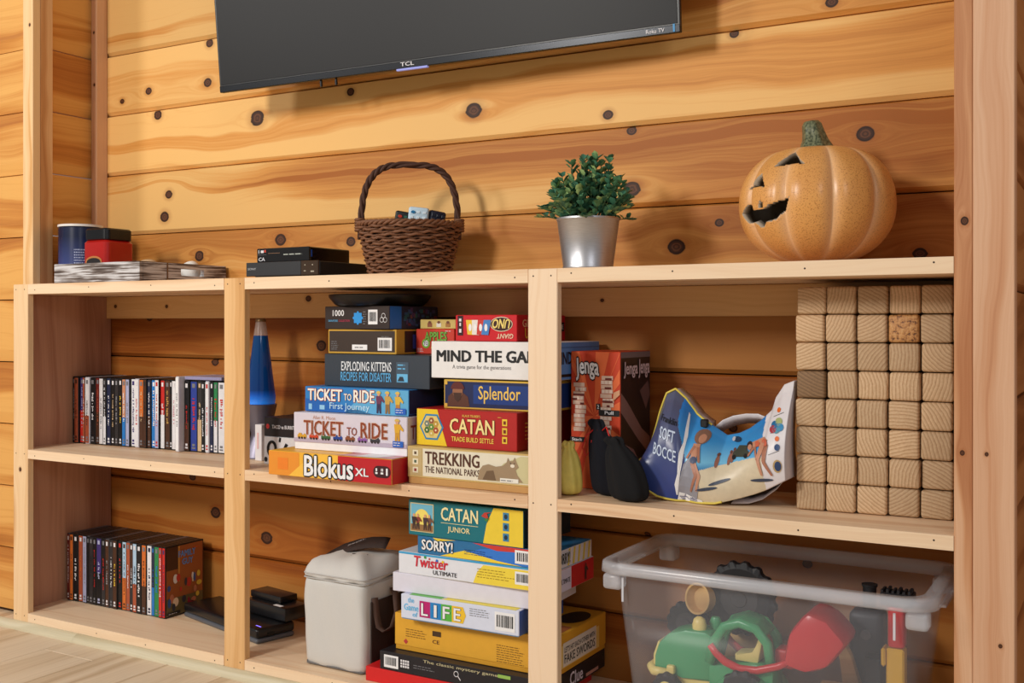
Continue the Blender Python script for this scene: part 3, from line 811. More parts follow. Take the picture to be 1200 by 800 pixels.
for i, sp in enumerate(ups):
    x0, x1 = upx[i], upx[i+1]
    rnd = random.Random(i)
    if sp is None:
        disc_case(x0, x1, .166, ZM, .2, .136, WHITE, GREY, 'taller white disc case standing in the upper row of the left bay', 'disc cases in the upper row', i, case=P((214, 214, 222), .4), badge=False); continue
    s_, m_, l_ = sp
    disc_case(x0, x1, .170+rnd.uniform(-.003, .004)+.0006*i, ZM, .19-(.001 if i % 3 else 0), .1365-.0006*i*.3, cm(s_), cm(m_), neighbour(dvd_label(s_, m_, l_, 'upper row'), (ups[i-1] or ('tall white',))[0]), 'disc cases in the upper row', i, cm(l_) if l_ else None, case=CASE if s_ != 'white' or i % 2 else P((200, 200, 212), .4))
ft = thing('disc_case', 'pale lavender disc case lying flat on top of the upper row', 'disc case', (-2.1755, .185, ZM+.1915), 0)
box('case', (0, 0, 0), (.135, .118, .0085), P((160, 158, 190), .4), ft, .001)
rect(ft, Face((0, 0, 0), (1, 0, 0), (0, 0, 1), (0, -1, 0)), .004, .0015, .131, .007, P((150, 146, 186), .4), 1, 'spine')
lox = [-2.6022, -2.5896, -2.5751, -2.5559, -2.5368, -2.5198, -2.5084, -2.4915, -2.4775, -2.4571, -2.4405, -2.4249, -2.4102, -2.393, -2.3749, -2.3588, -2.3436, -2.3303, -2.3144, -2.2951, -2.2776, -2.2585, -2.2473, -2.2285, -2.2157, -2.2046]
los = [('dark red', 'white', None), ('orange', 'brown', None), ('black', 'white', None), ('brick', 'orange', None), ('lavender', 'grey', None), ('black', 'charcoal', None), ('charcoal', 'black', None), ('black', 'red', None), ('purple', 'lavender', 'black'), ('black', 'red', 'charcoal'),
       ('brown', 'grey', None), ('charcoal', 'white', None), ('brown', 'yellow', None), ('black', 'red', None), ('pale blue', 'brown', 'orange'), ('brick', 'white', None), ('brown', 'white', 'charcoal'), ('pale blue', 'charcoal', 'brick'), ('black', 'white', None), ('orange', 'brown', 'brown'),
       ('white', 'navy', None), ('navy', 'blue', 'blue'), ('green', 'blue', None), ('red', 'white', None), ('red', 'purple', None)]
for i, (s_, m_, l_) in enumerate(los):
    rnd = random.Random(i+90)
    d = disc_case(lox[i], lox[i+1], .145+rnd.uniform(-.001, .003), ZB, .19, .136, cm(s_), cm(m_), neighbour(dvd_label(s_, m_, l_, 'lower row'), los[i-1][0]), 'disc cases in the lower row', i+70, cm(l_) if l_ else None, case=CASE if i % 5 else P((70, 70, 76), .35))
    if i == len(los)-1:
        d['label'] = 'red disc case with brown picture cover turned outward, ending the lower row'
        wd = lox[i+1]-lox[i]-.0005
        Fv = right(wd, .136, .19)
        rect(d, Fv, .004, .004, .132, .186, P((160, 92, 50), .3), 1, 'cover')
        rect(d, Fv, .004, .125, .05, .186, P((74, 46, 34), .3), 2, 'cover_picture')
        rect(d, Fv, .044, .09, .05, .186, P((196, 140, 70), .3), 3, 'cover_picture')
        rect(d, Fv, .004, .004, .132, .05, P((110, 96, 60), .3), 2, 'cover_picture')
        text(d, Fv, 'FAMILY', .045, .155, .105, .172, P((96, 150, 220), .4), .05, 4)
        text(d, Fv, 'GUY', .058, .133, .096, .150, P((96, 150, 220), .4), .05, 4)
        cols = [(196, 60, 50), (230, 226, 220), (220, 190, 70), (60, 60, 70), (60, 90, 150), (190, 120, 90), (150, 40, 60), (226, 200, 170)]
        rnd = random.Random(5)
        for k in range(22):
            a = rnd.uniform(.012, .124); b = rnd.uniform(.02, .105); c_ = P(cols[k % 8], .35)
            ell(d, Fv, a, b, rnd.uniform(.004, .010), rnd.uniform(.006, .013), c_, 4+k % 3, 'cover_picture', 12)
        rect(d, Fv, .006, .006, .05, .014, P((40, 36, 36), .4), 8, 'cover_strip')
        fine_print(d, Fv, .01, .008, .048, .012, 1, OFFWHITE, 9)
        fine_print(d, Fv, .1, .17, .13, .178, 1, P((200, 90, 40), .4), 4)

# ------------------------------------------------------------------ routers
RB = P((20, 20, 23), .3, spec=.5); RG = P((92, 94, 100), .4)
rt = thing('router', 'flat black router with grey lower band on the bottom shelf', 'router', (-2.185, .190, ZB), -14.5)
box('lower_band', (0, 0, .0), (.362, .11, .0125), RG, rt, .006, 3, True)
box('body', (.0, 0, .0128), (.362, .11, .037), RB, rt, .007, 3, True)
rects(rt, Face((0, 0, .037), (1, 0, 0), (0, 1, 0), (0, 0, 1)), [(.327, .018, .349, .0215)], P((130, 110, 255), .4, emit=1.6), 1, 'status_light')
for k in range(12): pass
rects(rt, Face((0, 0, .037), (1, 0, 0), (0, 1, 0), (0, 0, 1)), [(.03+i*.012, .02+j*.02, .034+i*.012, .022+j*.02) for i in range(20) for j in range(4) if (i*7+j*3) % 5 == 0], P((70, 70, 74), .4), 1, 'vents')
box('side_port', (.3615, .03, .015), (.363, .05, .024), P((8, 8, 9), .5), rt, .0003)
rr = thing('adapter_box', 'small black box with white sticker lying on the router', 'box', (-1.98, .205, ZB+.0385), -10)
box('body', (0, 0, 0), (.17, .075, .034), RB, rr, .004, 2, True)
box('upper_part', (.0, .02, .0343), (.125, .075, .052), RB, rr, .003, 2, True)
rect(rr, Face((0, 0, .034), (1, 0, 0), (0, 1, 0), (0, 0, 1)), .115, .004, .145, .016, WHITE, 1, 'sticker')

# ------------------------------------------------------------------ lava lamp
lv = thing('lava_lamp', 'blue lava lamp with silver base behind the pine post', 'lamp', (-1.917, .2, ZM))
SIL = P((120, 116, 130), .4, .8)
lathe('base', [(0, 0), (.05, 0), (.05, .004), (.026, .05), (.024, .06), (.04, .128), (.041, .135), (0, .135)], SIL, lv, 40)
def glassy(name, rgb, rough, emit=0., alpha=None):
    n = NT(name); tc = n.node('ShaderNodeTexCoord'); sp = n.node('ShaderNodeSeparateXYZ'); n.link(tc.outputs['Object'], sp.inputs[0])
    n.b.inputs['Base Color'].default_value = lin(rgb); n.b.inputs['Roughness'].default_value = rough
    if emit:
        c = n.ramp(n.math('MULTIPLY', n.math('SUBTRACT', sp.outputs[2], .14), 5.), [(.0, lin((50, 140, 255))), (.1, lin((24, 84, 180))), (.16, lin((10, 52, 110))), (.9, lin((10, 60, 110)))])
        n.link(c, n.b.inputs['Base Color']); n.link(c, n.b.inputs['Emission Color']); n.b.inputs['Emission Strength'].default_value = emit
    if alpha: n.b.inputs['Alpha'].default_value = alpha
    return n.m
lathe('globe', [(0, .136), (.036, .136), (.0375, .150), (.0375, .155), (.018, .31), (0, .31)], glassy('lava_fluid', (20, 70, 150), .06, .12), lv, 40)
lathe('globe_top', [(0, .3105), (.018, .3105), (.0125, .345), (0, .345)], glassy('lamp_glass', (190, 170, 160), .1, 0, .45), lv, 32)
lathe('cap', [(0, .3455), (.0135, .3455), (.0135, .351), (.012, .353), (0, .353)], P((120, 96, 66), .4, .6), lv, 24)

# ------------------------------------------------------------------ board games
def game(name, label, loc, ang, w_, d_, h_, lid, group, base=None, bh=0., side=None, cat='game box', bev=.0012):
    t = thing(name, label, cat, loc, ang, group)
    if base:
        box('box_base', (.0015, .0015, 0), (w_-.0015, d_-.0015, h_-.004), base, t, .001)
        box('box_lid', (0, 0, bh), (w_, d_, h_), lid, t, bev)
    else:
        box('box_lid', (0, 0, 0), (w_, d_, h_), lid, t, bev)
    F, Rr, T = front(w_, d_, h_), right(w_, d_, h_), top(w_, d_, h_)
    lid_ = [c_ for c_ in t.children if c_.name.startswith('box_lid')][0]
    if side: rect(lid_, Rr, .001, bh+.001, d_-.001, h_-.001, side, 1, 'side_print')
    return lid_, F, Rr, T
GA = 'board games in the left stack of the middle bay'; GB = 'board games in the right stack of the middle bay'; GC = 'board games on the bottom shelf of the middle bay'
# left stack
BY = P((242, 180, 54), .4); BO = P((232, 146, 48), .4); BR = P((190, 30, 40), .4)
t, F, Q, T = game('board_game', 'yellow and red board game box overhanging the shelf at the foot of its stack', (-1.679, -.026, ZM), .3, .344, .295, .0545, BY, GA, side=BR)
rect(t, F, .001, .001, .09, .0535, BO, 1); rect(t, F, .028, .014, .058, .04, P((236, 130, 40), .4), 2)
patch(t, F, [(.06, .001), (.13, .0535), (.2, .0535), (.2, .001)], P((246, 190, 70), .4), 2)
rect(t, F, .2, .0008, .3435, .0537, BR, 3); rect(t, T, .2, .001, .343, .29, BR, 1, 'top_print')
patch(t, T, [(.19, .001), (.343, .001), (.343, .06), (.23, .06)], P((214, 150, 160), .4), 2, 'top_print')
patch(t, T, [(.24, .001), (.3, .001), (.32, .05), (.25, .05)], WHITE, 3, 'top_print')
text(t, F, 'Blokus', .106, .004, .243, .05, WHITE, .04, 5, BLACK, .055)
text(t, F, 'XL', .248, .014, .284, .031, WHITE, .03, 5, BLACK, .02)
pill = oval(.309, .027, .0125, .0125, 10, PI/2, 3*PI/2)+oval(.329, .027, .0125, .0125, 10, -PI/2, PI/2)
patch(t, F, pill, P((60, 22, 30), .4), 5, 'icon_strip')
rects(t, F, [(.302, .022, .308, .026), (.303, .028, .307, .034), (.316, .022, .323, .026), (.317, .028, .319, .034), (.3205, .028, .3225, .034), (.330, .02, .3345, .035)], WHITE, 6, 'icon')
# ticket box
t, F, Q, T = game('board_game', 'pale grey board game box with rust letters above a row of little trains', (-1.645, .02, ZM+.0552), 1.2, .313, .272, .0835, P((222, 216, 224), .4), GA, base=P((240, 240, 244), .4), bh=.016, side=P((206, 194, 196), .4))
rect(t, F, .001, .017, .312, .082, P((216, 208, 220), .4), 1); rect(t, F, .001, .017, .312, .026, P((186, 172, 190), .4), 2)
text(t, F, 'TICKET', .03, .034, .142, .067, P((140, 62, 34), .4), .03, 4, P((230, 196, 170), .4), .025)
text(t, F, 'TO', .152, .038, .18, .056, P((140, 62, 34), .4), .02, 4)
text(t, F, 'RIDE', .19, .034, .262, .068, P((140, 62, 34), .4), .03, 4, P((230, 196, 170), .4), .025)
text(t, F, 'Alan R. Moon', .056, .07, .12, .078, P((200, 150, 130), .4), 0, 3)
tc_ = [(212, 160, 50), (200, 70, 40), (60, 100, 60), (40, 70, 150), (140, 80, 50), (140, 90, 160), (60, 60, 66)]
for i in range(7):
    u = .012+i*.034
    rects(t, F, [(u, .0265, u+.026, .0335), (u+.003, .0335, u+.012, .037), (u+.018, .0335, u+.023, .036)], P(tc_[i], .4), 4, 'train_print')
    for q in (.005, .013, .021): ell(t, F, u+q, .0262, .0028, .0028, P((50, 40, 40), .4), 5, 'train_print', 8)
figure(t, F, .288, .028, .052, SKIN, P((222, 170, 50), .4), P((206, 150, 44), .4), 4, 1, P((214, 180, 90), .4))
rect(t, F, .277, .019, .304, .032, BLUE, 8, 'maker_badge'); fine_print(t, F, .279, .021, .302, .031, 2, OFFWHITE, 9)
text(t, Q, 'TICKET TO RIDE', .012, .035, .24, .066, P((140, 62, 34), .4), .03, 3)
# first journey
t, F, Q, T = game('board_game', 'bright blue board game box with white title and three painted travellers', (-1.638, .05, ZM+.139), -1, .297, .24, .0575, P((48, 128, 196), .4), GA, base=P((40, 60, 110), .4), bh=.004, side=P((34, 46, 84), .4))
patch(t, F, [(.12, .001), (.296, .001), (.296, .056), (.18, .056)], P((96, 172, 216), .4), 1); patch(t, F, [(.001, .03), (.1, .02), (.2, .001), (.001, .001)], P((34, 100, 180), .4), 1)
text(t, F, 'TICKET', .01, .026, .112, .053, P((244, 240, 226), .4), .04, 4, P((170, 50, 50), .4), .04)
text(t, F, 'TO', .117, .029, .139, .044, P((244, 240, 226), .4), .03, 4, P((170, 50, 50), .4), .03)
text(t, F, 'RIDE', .145, .026, .204, .053, P((244, 240, 226), .4), .04, 4, P((170, 50, 50), .4), .04)
text(t, F, 'First Journey', .075, .004, .19, .023, P((190, 226, 246), .4), .015, 4)
rect(t, F, .012, .005, .022, .018, P((150, 200, 230), .4), 3); rect(t, F, .045, .006, .06, .016, P((150, 200, 230), .4), 3)
for u, sk, sc, lc in ((.216, SKIN, (110, 60, 90), (60, 50, 80)), (.24, SKIN, (200, 160, 80), (150, 110, 60)), (.268, SKIN, (220, 180, 70), (190, 130, 60))):
    figure(t, F, u, .004, .049, sk, P(sc, .4), P(lc, .4), 4, 1, P((220, 190, 90), .4))
rect(t, F, .262, .004, .291, .017, BLUE, 9, 'maker_badge'); fine_print(t, F, .264, .006, .289, .016, 2, OFFWHITE, 10)
# dark cat game
t, F, Q, T = game('board_game', 'dark slate game box with white and blue capital letters', (-1.608, .083, ZM+.1972), -2.2, .303, .21, .0735, P((52, 60, 70), .45), GA, side=P((40, 46, 58), .45))
text(t, F, 'EXPLODING KITTENS', .052, .036, .198, .057, P((232, 236, 240), .4), .02, 2)
text(t, F, 'RECIPES FOR DISASTER', .05, .013, .198, .033, P((96, 176, 226), .4), .02, 2)
rect(t, F, .212, .012, .246, .058, P((70, 88, 104), .4), 2, 'badge'); rect(t, F, .214, .014, .244, .032, P((110, 186, 228), .4), 3, 'badge'); fine_print(t, F, .216, .04, .243, .056, 2, LBLUE, 3)
patch(t, F, [(.216, .016), (.235, .016), (.231, .026), (.222, .026)], P((50, 58, 68), .4), 4, 'badge')
# brown box with gold border
t, F, Q, T = game('puzzle_box', 'dark brown puzzle box with gold border and barcode', (-1.603, .09, ZM+.2715), -1, .198, .2, .0555, P((206, 160, 60), .4), GA, side=P((206, 160, 60), .4))
rect(t, F, .004, .0045, .194, .052, P((58, 44, 36), .45), 1); rect(t, Q, .03, .004, .19, .052, P((40, 34, 36), .45), 2); rect(t, Q, .06, .012, .085, .044, P((60, 70, 150), .4), 3)
barcode(t, F, .146, .008, .186, .037, 2); rect(t, F, .072, .009, .116, .021, WHITE, 2, 'label'); fine_print(t, F, .08, .012, .112, .018, 1, BLACK, 3); fine_print(t, F, .01, .008, .032, .03, 5, GREY, 2); fine_print(t, F, .156, .038, .184, .042, 1, GREY, 2)
# thousand piece puzzle
t, F, Q, T = game('puzzle_box', 'thousand piece puzzle box with blue jigsaw piece under the round black tray', (-1.616, .094, ZM+.3277), -5, .2, .17, .0525, P((48, 36, 32), .45), GA, side=P((40, 44, 70), .45))
text(t, F, '1000', .026, .030, .062, .044, WHITE, .02, 2); text(t, F, 'SIGNATURE', .012, .017, .042, .0215, SKY, .02, 2); text(t, F, 'COLLECTION', .045, .017, .08, .0215, P((190, 60, 90), .4), .02, 2)
pz = [(.093, .014), (.101, .014)]+oval(.105, .013, .003, .003, 6, PI, 2*PI)+[(.109, .014), (.117, .014), (.117, .022)]+oval(.118, .0255, .003, .003, 6, -PI/2, PI/2)+[(.117, .029), (.117, .037), (.109, .037)]+oval(.105, .038, .003, .003, 6, 0, PI)+[(.101, .037), (.093, .037), (.093, .029)]+oval(.092, .0255, .003, .003, 6, PI/2, 3*PI/2)+[(.093, .022)]
patch(t, F, pz, P((50, 150, 226), .4), 2, 'jigsaw_print')
fine_print(t, F, .121, .01, .132, .042, 6, GREY, 2); barcode(t, F, .137, .011, .165, .044, 2)
for a, b in ((.183, .03), (.178, .021), (.188, .021)): tube('knot_print', [(a+.0055*math.cos(2*PI*i/14), -.0008, b+.0055*math.sin(2*PI*i/14)) for i in range(14)], .0007, WHITE, t, 4, True)
rect(t, Q, .001, .001, .04, .0515, P((40, 110, 200), .4), 2, 'side_print')
rnd = random.Random(3)
for k in range(46):
    a = rnd.uniform(.045, .155); b = rnd.uniform(.006, .04)
    rect(t, Q, a, b, a+rnd.uniform(.004, .012), b+rnd.uniform(.004, .01), P(rnd.choice([(70, 70, 120), (120, 50, 60), (50, 100, 110), (90, 60, 110), (60, 90, 140), (140, 90, 80)]), .45), 2+k % 3, 'side_picture')
rd = lathe('round_tray', [(0, 0), (.098, 0), (.104, .003), (.118, .019), (.1195, .0245), (.1175, .0265), (.112, .022), (.1, .006), (0, .005)], P((18, 18, 20), .35), None, 64)
rd.location = (-1.512, .168, ZM+.3812); tag(rd, 'round black plastic tray lying on the puzzle boxes', 'tray')
# small boxes beside
t, F, Q, T = game('card_game', 'small red box with green and yellow letters on the slate box', (-1.398, .152, ZM+.2717), 0, .104, .1, .0565, P((206, 62, 44), .4), GA)
text(t, F, 'APPLES', .025, .03, .085, .05, P((120, 180, 70), .4), .04, 3, P((60, 70, 30), .4), .04); ell(t, F, .028, .024, .011, .011, P((120, 180, 60), .4), 2); ell(t, F, .028, .024, .007, .007, WHITE, 3); text(t, F, 'TO', .022, .02, .034, .028, BLACK, .03, 4)
text(t, F, 'APPLES', .042, .012, .088, .030, P((226, 200, 70), .4), .04, 3, P((60, 70, 30), .4), .04); fine_print(t, F, .004, .004, .022, .014, 3, OFFWHITE, 2); fine_print(t, F, .08, .05, .1, .054, 1, OFFWHITE, 2)
t, F, Q, T = game('card_pack', 'flat pale yellow card pack lying on the small red box', (-1.385, .15, ZM+.3287), 2, .094, .09, .021, P((214, 190, 110), .45), GA)
for i in range(3): rect(t, F, .02+i*.024, .004, .032+i*.024, .013, P([(150, 90, 60), (230, 226, 214), (170, 120, 60)][i], .4), 2, 'picture'); ell(t, F, .026+i*.024, .0145, .004, .003, P((120, 70, 50), .4), 3)
# taco boxes beside the lamp
t, F, Q, T = game('card_game', 'white box with bold black shapes under the black card box', (-1.812, .10, ZM), 0, .12, .1, .0675, P((230, 230, 234), .45), GA)
tube('letter_o', [(.027+.0125*math.cos(2*PI*i/24), -.0008, .038+.0175*math.sin(2*PI*i/24)) for i in range(24)], .0034, BLACK, t, 6, True)
for q in ([(.048, .056), (.054, .055), (.056, .066), (.050, .067)], [(.062, .04), (.07, .038), (.078, .05), (.07, .054)], [(.082, .03), (.088, .03), (.088, .042), (.082, .042)], [(.03, .004), (.04, .002), (.04, .012), (.03, .014)]): patch(t, F, q, BLACK, 2, 'print')
ell(t, F, .007, .012, .005, .006, BLACK, 2)
t, F, Q, T = game('card_game', 'black card game box with small white letters beside the lava lamp', (-1.811, .10, ZM+.0682), 0, .121, .1, .0455, P((40, 34, 36), .45), GA)
text(t, F, 'TACO vs BURRITO', .026, .019, .105, .028, OFFWHITE, .04, 2); ell(t, F, .012, .024, .0055, .006, P((196, 50, 50), .4), 2)
t, F, Q, T = game('card_box', 'thin white card box tucked behind the black and white boxes', (-1.875, .135, ZM), 0, .022, .02, .09, P((226, 222, 224), .5), None)
text(t, F, 'I', .008, .03, .013, .07, P((226, 180, 180), .4), 0, 2)

# right stack
t, F, Q, T = game('board_game', 'cream board game box with brown letters and a resting wild cat', (-1.328, .022, ZM), -.4, .3, .265, .0795, P((206, 176, 110), .45), GB, base=P((196, 150, 90), .45), bh=.014, side=P((190, 150, 90), .45))
rect(t, F, .04, .018, .297, .076, P((228, 220, 198), .45), 1); rect(t, F, .004, .018, .038, .076, P((196, 172, 120), .45), 1)
patch(t, F, [(.2, .02), (.297, .02), (.297, .074), (.28, .074), (.24, .058)], P((204, 196, 150), .45), 2)
text(t, F, 'TREKKING', .046, .044, .182, .071, P((84, 46, 30), .45), .04, 3); text(t, F, 'THE NATIONAL PARKS', .046, .026, .182, .040, P((84, 46, 30), .45), .015, 3)
cat_ = [(.178, .021), (.182, .04), (.19, .05), (.204, .054), (.222, .05), (.238, .053), (.247, .06), (.25, .07), (.2535, .0635), (.262, .064), (.266, .0715), (.27, .062), (.275, .052), (.268, .046), (.272, .036), (.285, .022)]
patch(t, F, cat_, P((158, 134, 104), .5), 4, 'animal_picture'); patch(t, F, [(.19, .022), (.2, .04), (.216, .042), (.222, .022)], P((112, 88, 64), .5), 5, 'animal_picture')
ell(t, F, .261, .054, .005, .0035, P((230, 220, 200), .5), 5); rects(t, F, [(.2553, .0585, .258, .06), (.264, .0585, .2667, .06)], BLACK, 6, 'animal_picture')
rect(t, F, .232, .02, .275, .028, P((236, 232, 220), .45), 6); fine_print(t, F, .234, .021, .272, .027, 1, GREY, 7)
for i in range(3): rect(t, F, .014, .024+i*.018, .028, .036+i*.018, P((236, 226, 196), .45), 2, 'icon'); rect(t, F, .018, .027+i*.018, .024, .033+i*.018, P([(150, 60, 60), (90, 110, 90), (100, 80, 60)][i], .45), 3, 'icon')
t, F, Q, T = game('board_game', 'red and yellow board game box with hexagon island picture', (-1.321, .046, ZM+.0802), -2, .254, .235, .0785, P((178, 34, 32), .4), GB, side=P((160, 28, 30), .4))
patch(t, F, [(.001, .001), (.08, .001), (.066, .04), (.055, .0775), (.001, .0775)], P((236, 200, 40), .4), 1)
hx = lambda u, v, r: [(u+r*math.cos(PI/3*i), v+r*math.sin(PI/3*i)) for i in range(6)]
patch(t, F, hx(.04, .04, .0315), P((50, 130, 180), .4), 2, 'hexagon_print'); patch(t, F, hx(.04, .04, .027), P((226, 200, 120), .4), 3, 'hexagon_print')
hc = [(96, 140, 60), (190, 150, 60), (150, 90, 60), (120, 130, 120), (70, 110, 60), (206, 180, 90), (170, 80, 50)]
for i, (a, b) in enumerate([(0, 0)]+[(.0135*math.cos(PI/3*k+PI/6), .0135*math.sin(PI/3*k+PI/6)) for k in range(6)]): patch(t, F, hx(.04+a, .04+b, .0074), P(hc[i], .4), 4, 'hexagon_print'); ell(t, F, .04+a, .04+b, .0022, .0022, CREAM, 5, 'hexagon_print', 8)
text(t, F, 'CATAN', .088, .030, .2, .061, P((244, 222, 150), .4), .035, 3, P((90, 20, 20), .4), .03); text(t, F, 'TRADE BUILD SETTLE', .092, .013, .198, .023, P((244, 214, 90), .4), .02, 3); text(t, F, "KLAUS TEUBER'S", .12, .065, .165, .07, P((236, 200, 90), .4), .02, 3)
for i, c_ in enumerate(((236, 200, 60), (226, 190, 60), (236, 200, 60))): rect(t, F, .219, .015+i*.018, .231, .029+i*.018, P(c_, .4), 3, 'icon'); rect(t, F, .222, .018+i*.018, .228, .025+i*.018, P((120, 40, 30), .4), 4, 'icon')
fine_print(t, F, .208, .066, .222, .07, 1, GOLD, 3); fine_print(t, Q, .03, .02, .12, .06, 5, GOLD, 3)
t, F, Q, T = game('board_game', 'dark blue board game box with gold border and bearded merchant picture', (-1.267, .07, ZM+.1592), 0, .25, .2, .0615, P((214, 176, 70), .4), GB, side=P((200, 160, 60), .4))
rect(t, F, .003, .004, .247, .058, P((30, 40, 84), .4), 1); rect(t, F, .075, .012, .24, .052, P((28, 60, 130), .4), 2); rect(t, Q, .01, .005, .19, .056, P((34, 64, 130), .4), 2)
patch(t, F, [(.01, .005), (.066, .005), (.062, .026), (.05, .034), (.022, .034), (.012, .026)], P((92, 54, 40), .4), 3, 'portrait_print'); ell(t, F, .036, .038, .013, .016, P((150, 100, 72), .4), 4, 'portrait_print'); patch(t, F, [(.025, .034), (.047, .034), (.043, .02), (.036, .015), (.029, .02)], P((70, 44, 34), .4), 5, 'portrait_print'); patch(t, F, oval(.036, .042, .017, .016, 10, 0, PI), P((96, 40, 36), .4), 5, 'portrait_print')
text(t, F, 'Splendor', .088, .013, .19, .05, P((240, 200, 96), .4), .02, 4)
for a, b in ((.003, .004), (.24, .004), (.003, .051), (.24, .051)): rect(t, F, a, b, a+.007, b+.007, GOLD, 4, 'corner_ornament')
GW = P((236, 234, 232), .4)
t, F, Q, T = game('board_game', 'white party game box with bold black capital letters', (-1.301, .072, ZM+.2237), 0, .298, .216, .0785, GW, GB, side=P((92, 150, 222), .45))
text(t, F, 'MIND THE GAP', .014, .035, .256, .060, BLACK, .07, 2); text(t, F, 'A trivia game for the generations', .055, .018, .2, .029, P((120, 118, 120), .45), .005, 2)
text(t, Q, 'MIND THE GAP', .012, .032, .205, .058, BLACK, .045, 3); rect(t, Q, .001, .006, .215, .012, BLACK, 3); rect(t, Q, .004, .066, .212, .068, P((60, 110, 180), .4), 3)
UR = P((204, 30, 40), .35)
t, F, Q, T = game('card_game', 'glossy red card game box with fanned cards and upside-down logo', (-1.245, .082, ZM+.303), -2.5, .156, .2, .0555, UR, GB, side=P((190, 24, 40), .35))
rect(t, F, .006, .012, .02, .054, P((50, 20, 26), .4), 2, 'icon_strip'); rects(t, F, [(.010, .042, .016, .048), (.011, .032, .015, .039), (.010, .018, .016, .026)], OFFWHITE, 3, 'icon')
for i, c_ in enumerate(((236, 196, 60), (230, 226, 220), (200, 60, 50), (70, 130, 200))):
    a = .04+i*.012; sk_ = -.004+i*.0035
    patch(t, F, [(a-.008, .014), (a+.010, .013), (a+.010+sk_, .045), (a-.008+sk_, .045)], P(c_, .4), 3+i, 'card_print'); ell(t, F, a+.001+sk_/2, .029, .004, .008, WHITE, 4+i, 'card_print', 10)
ell(t, F, .118, .036, .028, .0155, P((236, 220, 190), .4), 3, 'logo'); ell(t, F, .118, .036, .0265, .014, P((60, 20, 20), .4), 4, 'logo')
text(t, F, 'UNO', .096, .027, .14, .047, P((240, 214, 120), .4), .05, 5, BLACK, .04, flip=True, shear=.2); text(t, F, 'GIANT', .107, .006, .148, .016, P((240, 210, 180), .4), .03, 4, flip=True, shear=.15)
text(t, Q, 'GIANT', .02, .03, .09, .046, P((230, 190, 150), .4), .03, 3); text(t, Q, 'UNO', .03, .006, .08, .028, P((240, 200, 70), .4), .05, 3); rect(t, Q, .15, .02, .195, .04, P((40, 20, 30), .4), 3); text(t, Q, 'GAME', .155, .025, .19, .035, OFFWHITE, .03, 4)
# bottom shelf stack
t, F, Q, T = game('board_game', 'bright red box at the foot of the bottom shelf stack', (-1.447, .03, ZB), 0, .43, .25, .0315, P((214, 34, 36), .4), GC)
t, F, Q, T = game('board_game', 'black mystery game box with barcode and magnifying glass', (-1.408, .03, ZB+.0322), 0, .418, .26, .0395, P((32, 30, 36), .4), GC)
barcode(t, F, .012, .006, .05, .033, 2); rects(t, F, [(.056+i*.006, .012+j*.006, .0605+i*.006, .0165+j*.006) for i in range(4) for j in range(3)], OFFWHITE, 2, 'icon'); fine_print(t, F, .09, .014, .15, .024, 2, GREY, 2)
text(t, F, 'The classic mystery game', .115, .029, .3, .037, P((200, 190, 150), .4), .01, 2)
tube('magnifier_print', [(.199+.0055*math.cos(2*PI*i/16), -.0007, .0205+.0055*math.sin(2*PI*i/16)) for i in range(16)], .0009, OFFWHITE, t, 4, True); patch(t, F, [(.202, .0165), (.2035, .0178), (.2105, .009), (.209, .008)], OFFWHITE, 2, 'magnifier_print')
rect(t, F, .3, .03, .33, .037, P((150, 190, 90), .4), 2); ell(t, F, .318, .008, .006, .007, OFFWHITE, 2)
text(t, Q, 'Clue', .09, .006, .15, .033, P((226, 220, 236), .4), .04, 2); rect(t, Q, .165, .004, .225, .011, P((200, 150, 140), .4), 2)
MU = P((226, 168, 52), .42)
t, F, Q, T = game('board_game', 'mustard yellow party game box with joke sticker on its end', (-1.386, .055, ZB+.0725), 0, .398, .235, .0795, MU, GC, base=P((214, 156, 46), .42), bh=.01)
fine_print(t, F, .03, .03, .09, .05, 4, P((120, 80, 30), .4), 2); fine_print(t, F, .26, .012, .33, .05, 8, P((120, 80, 30), .4), 2, 4); text(t, F, 'CE', .1, .026, .118, .034, BROWN, .02, 2)
rect(t, F, .1, .042, .122, .053, P((70, 50, 30), .4), 2, 'badge'); patch(t, F, [(.024, .02), (.03, .026), (.036, .02), (.03, .014)], P((190, 60, 60), .4), 2, 'icon')
rect(t, Q, .012, .012, .2, .058, P((240, 206, 120), .4), 2, 'sticker'); rect(t, Q, .03, .014, .185, .062, P((232, 224, 214), .45), 3, 'sticker')
text(t, Q, "LET'S HIT EACH OTHER WITH", .036, .042, .178, .053, BLACK, .01, 4); text(t, Q, 'FAKE SWORDS', .036, .020, .178, .038, BLACK, .02, 4)
ell(t, T, .36, .16, .03, .05, P((40, 36, 34), .5), 1, 'top_print'); rect(t, T, .26, .04, .39, .09, P((170, 100, 60), .5), 1, 'top_print')
t, F, Q, T = game('board_game', 'white game box with four colourful letter tiles and barcode', (-1.343, .019, ZB+.1527), 1, .288, .2, .053, P((216, 222, 240), .4), GC, base=P((90, 150, 200), .4), bh=.002, side=P((70, 110, 200), .4))
for i, (ch, c_) in enumerate(zip('LIFE', ((186, 30, 110), (30, 130, 200), (90, 180, 70), (240, 196, 50)))):
    u = .048+i*.027
    rect(t, F, u, .010, u+.027, .044, P(c_, .4), 2, 'letter_tile'); text(t, F, ch, u+(.010 if ch == 'I' else .005), .014, u+(.017 if ch == 'I' else .022), .040, WHITE, .03, 4, P((60, 60, 80), .4), .02)
patch(t, F, [(.156, .010), (.163, .027), (.156, .044)], P((240, 196, 50), .4), 2, 'letter_tile')
text(t, F, 'the', .018, .037, .034, .048, LBLUE, .03, 2); text(t, F, 'Game', .008, .020, .045, .034, LBLUE, .04, 2); text(t, F, 'of', .03, .008, .043, .018, LBLUE, .03, 2)
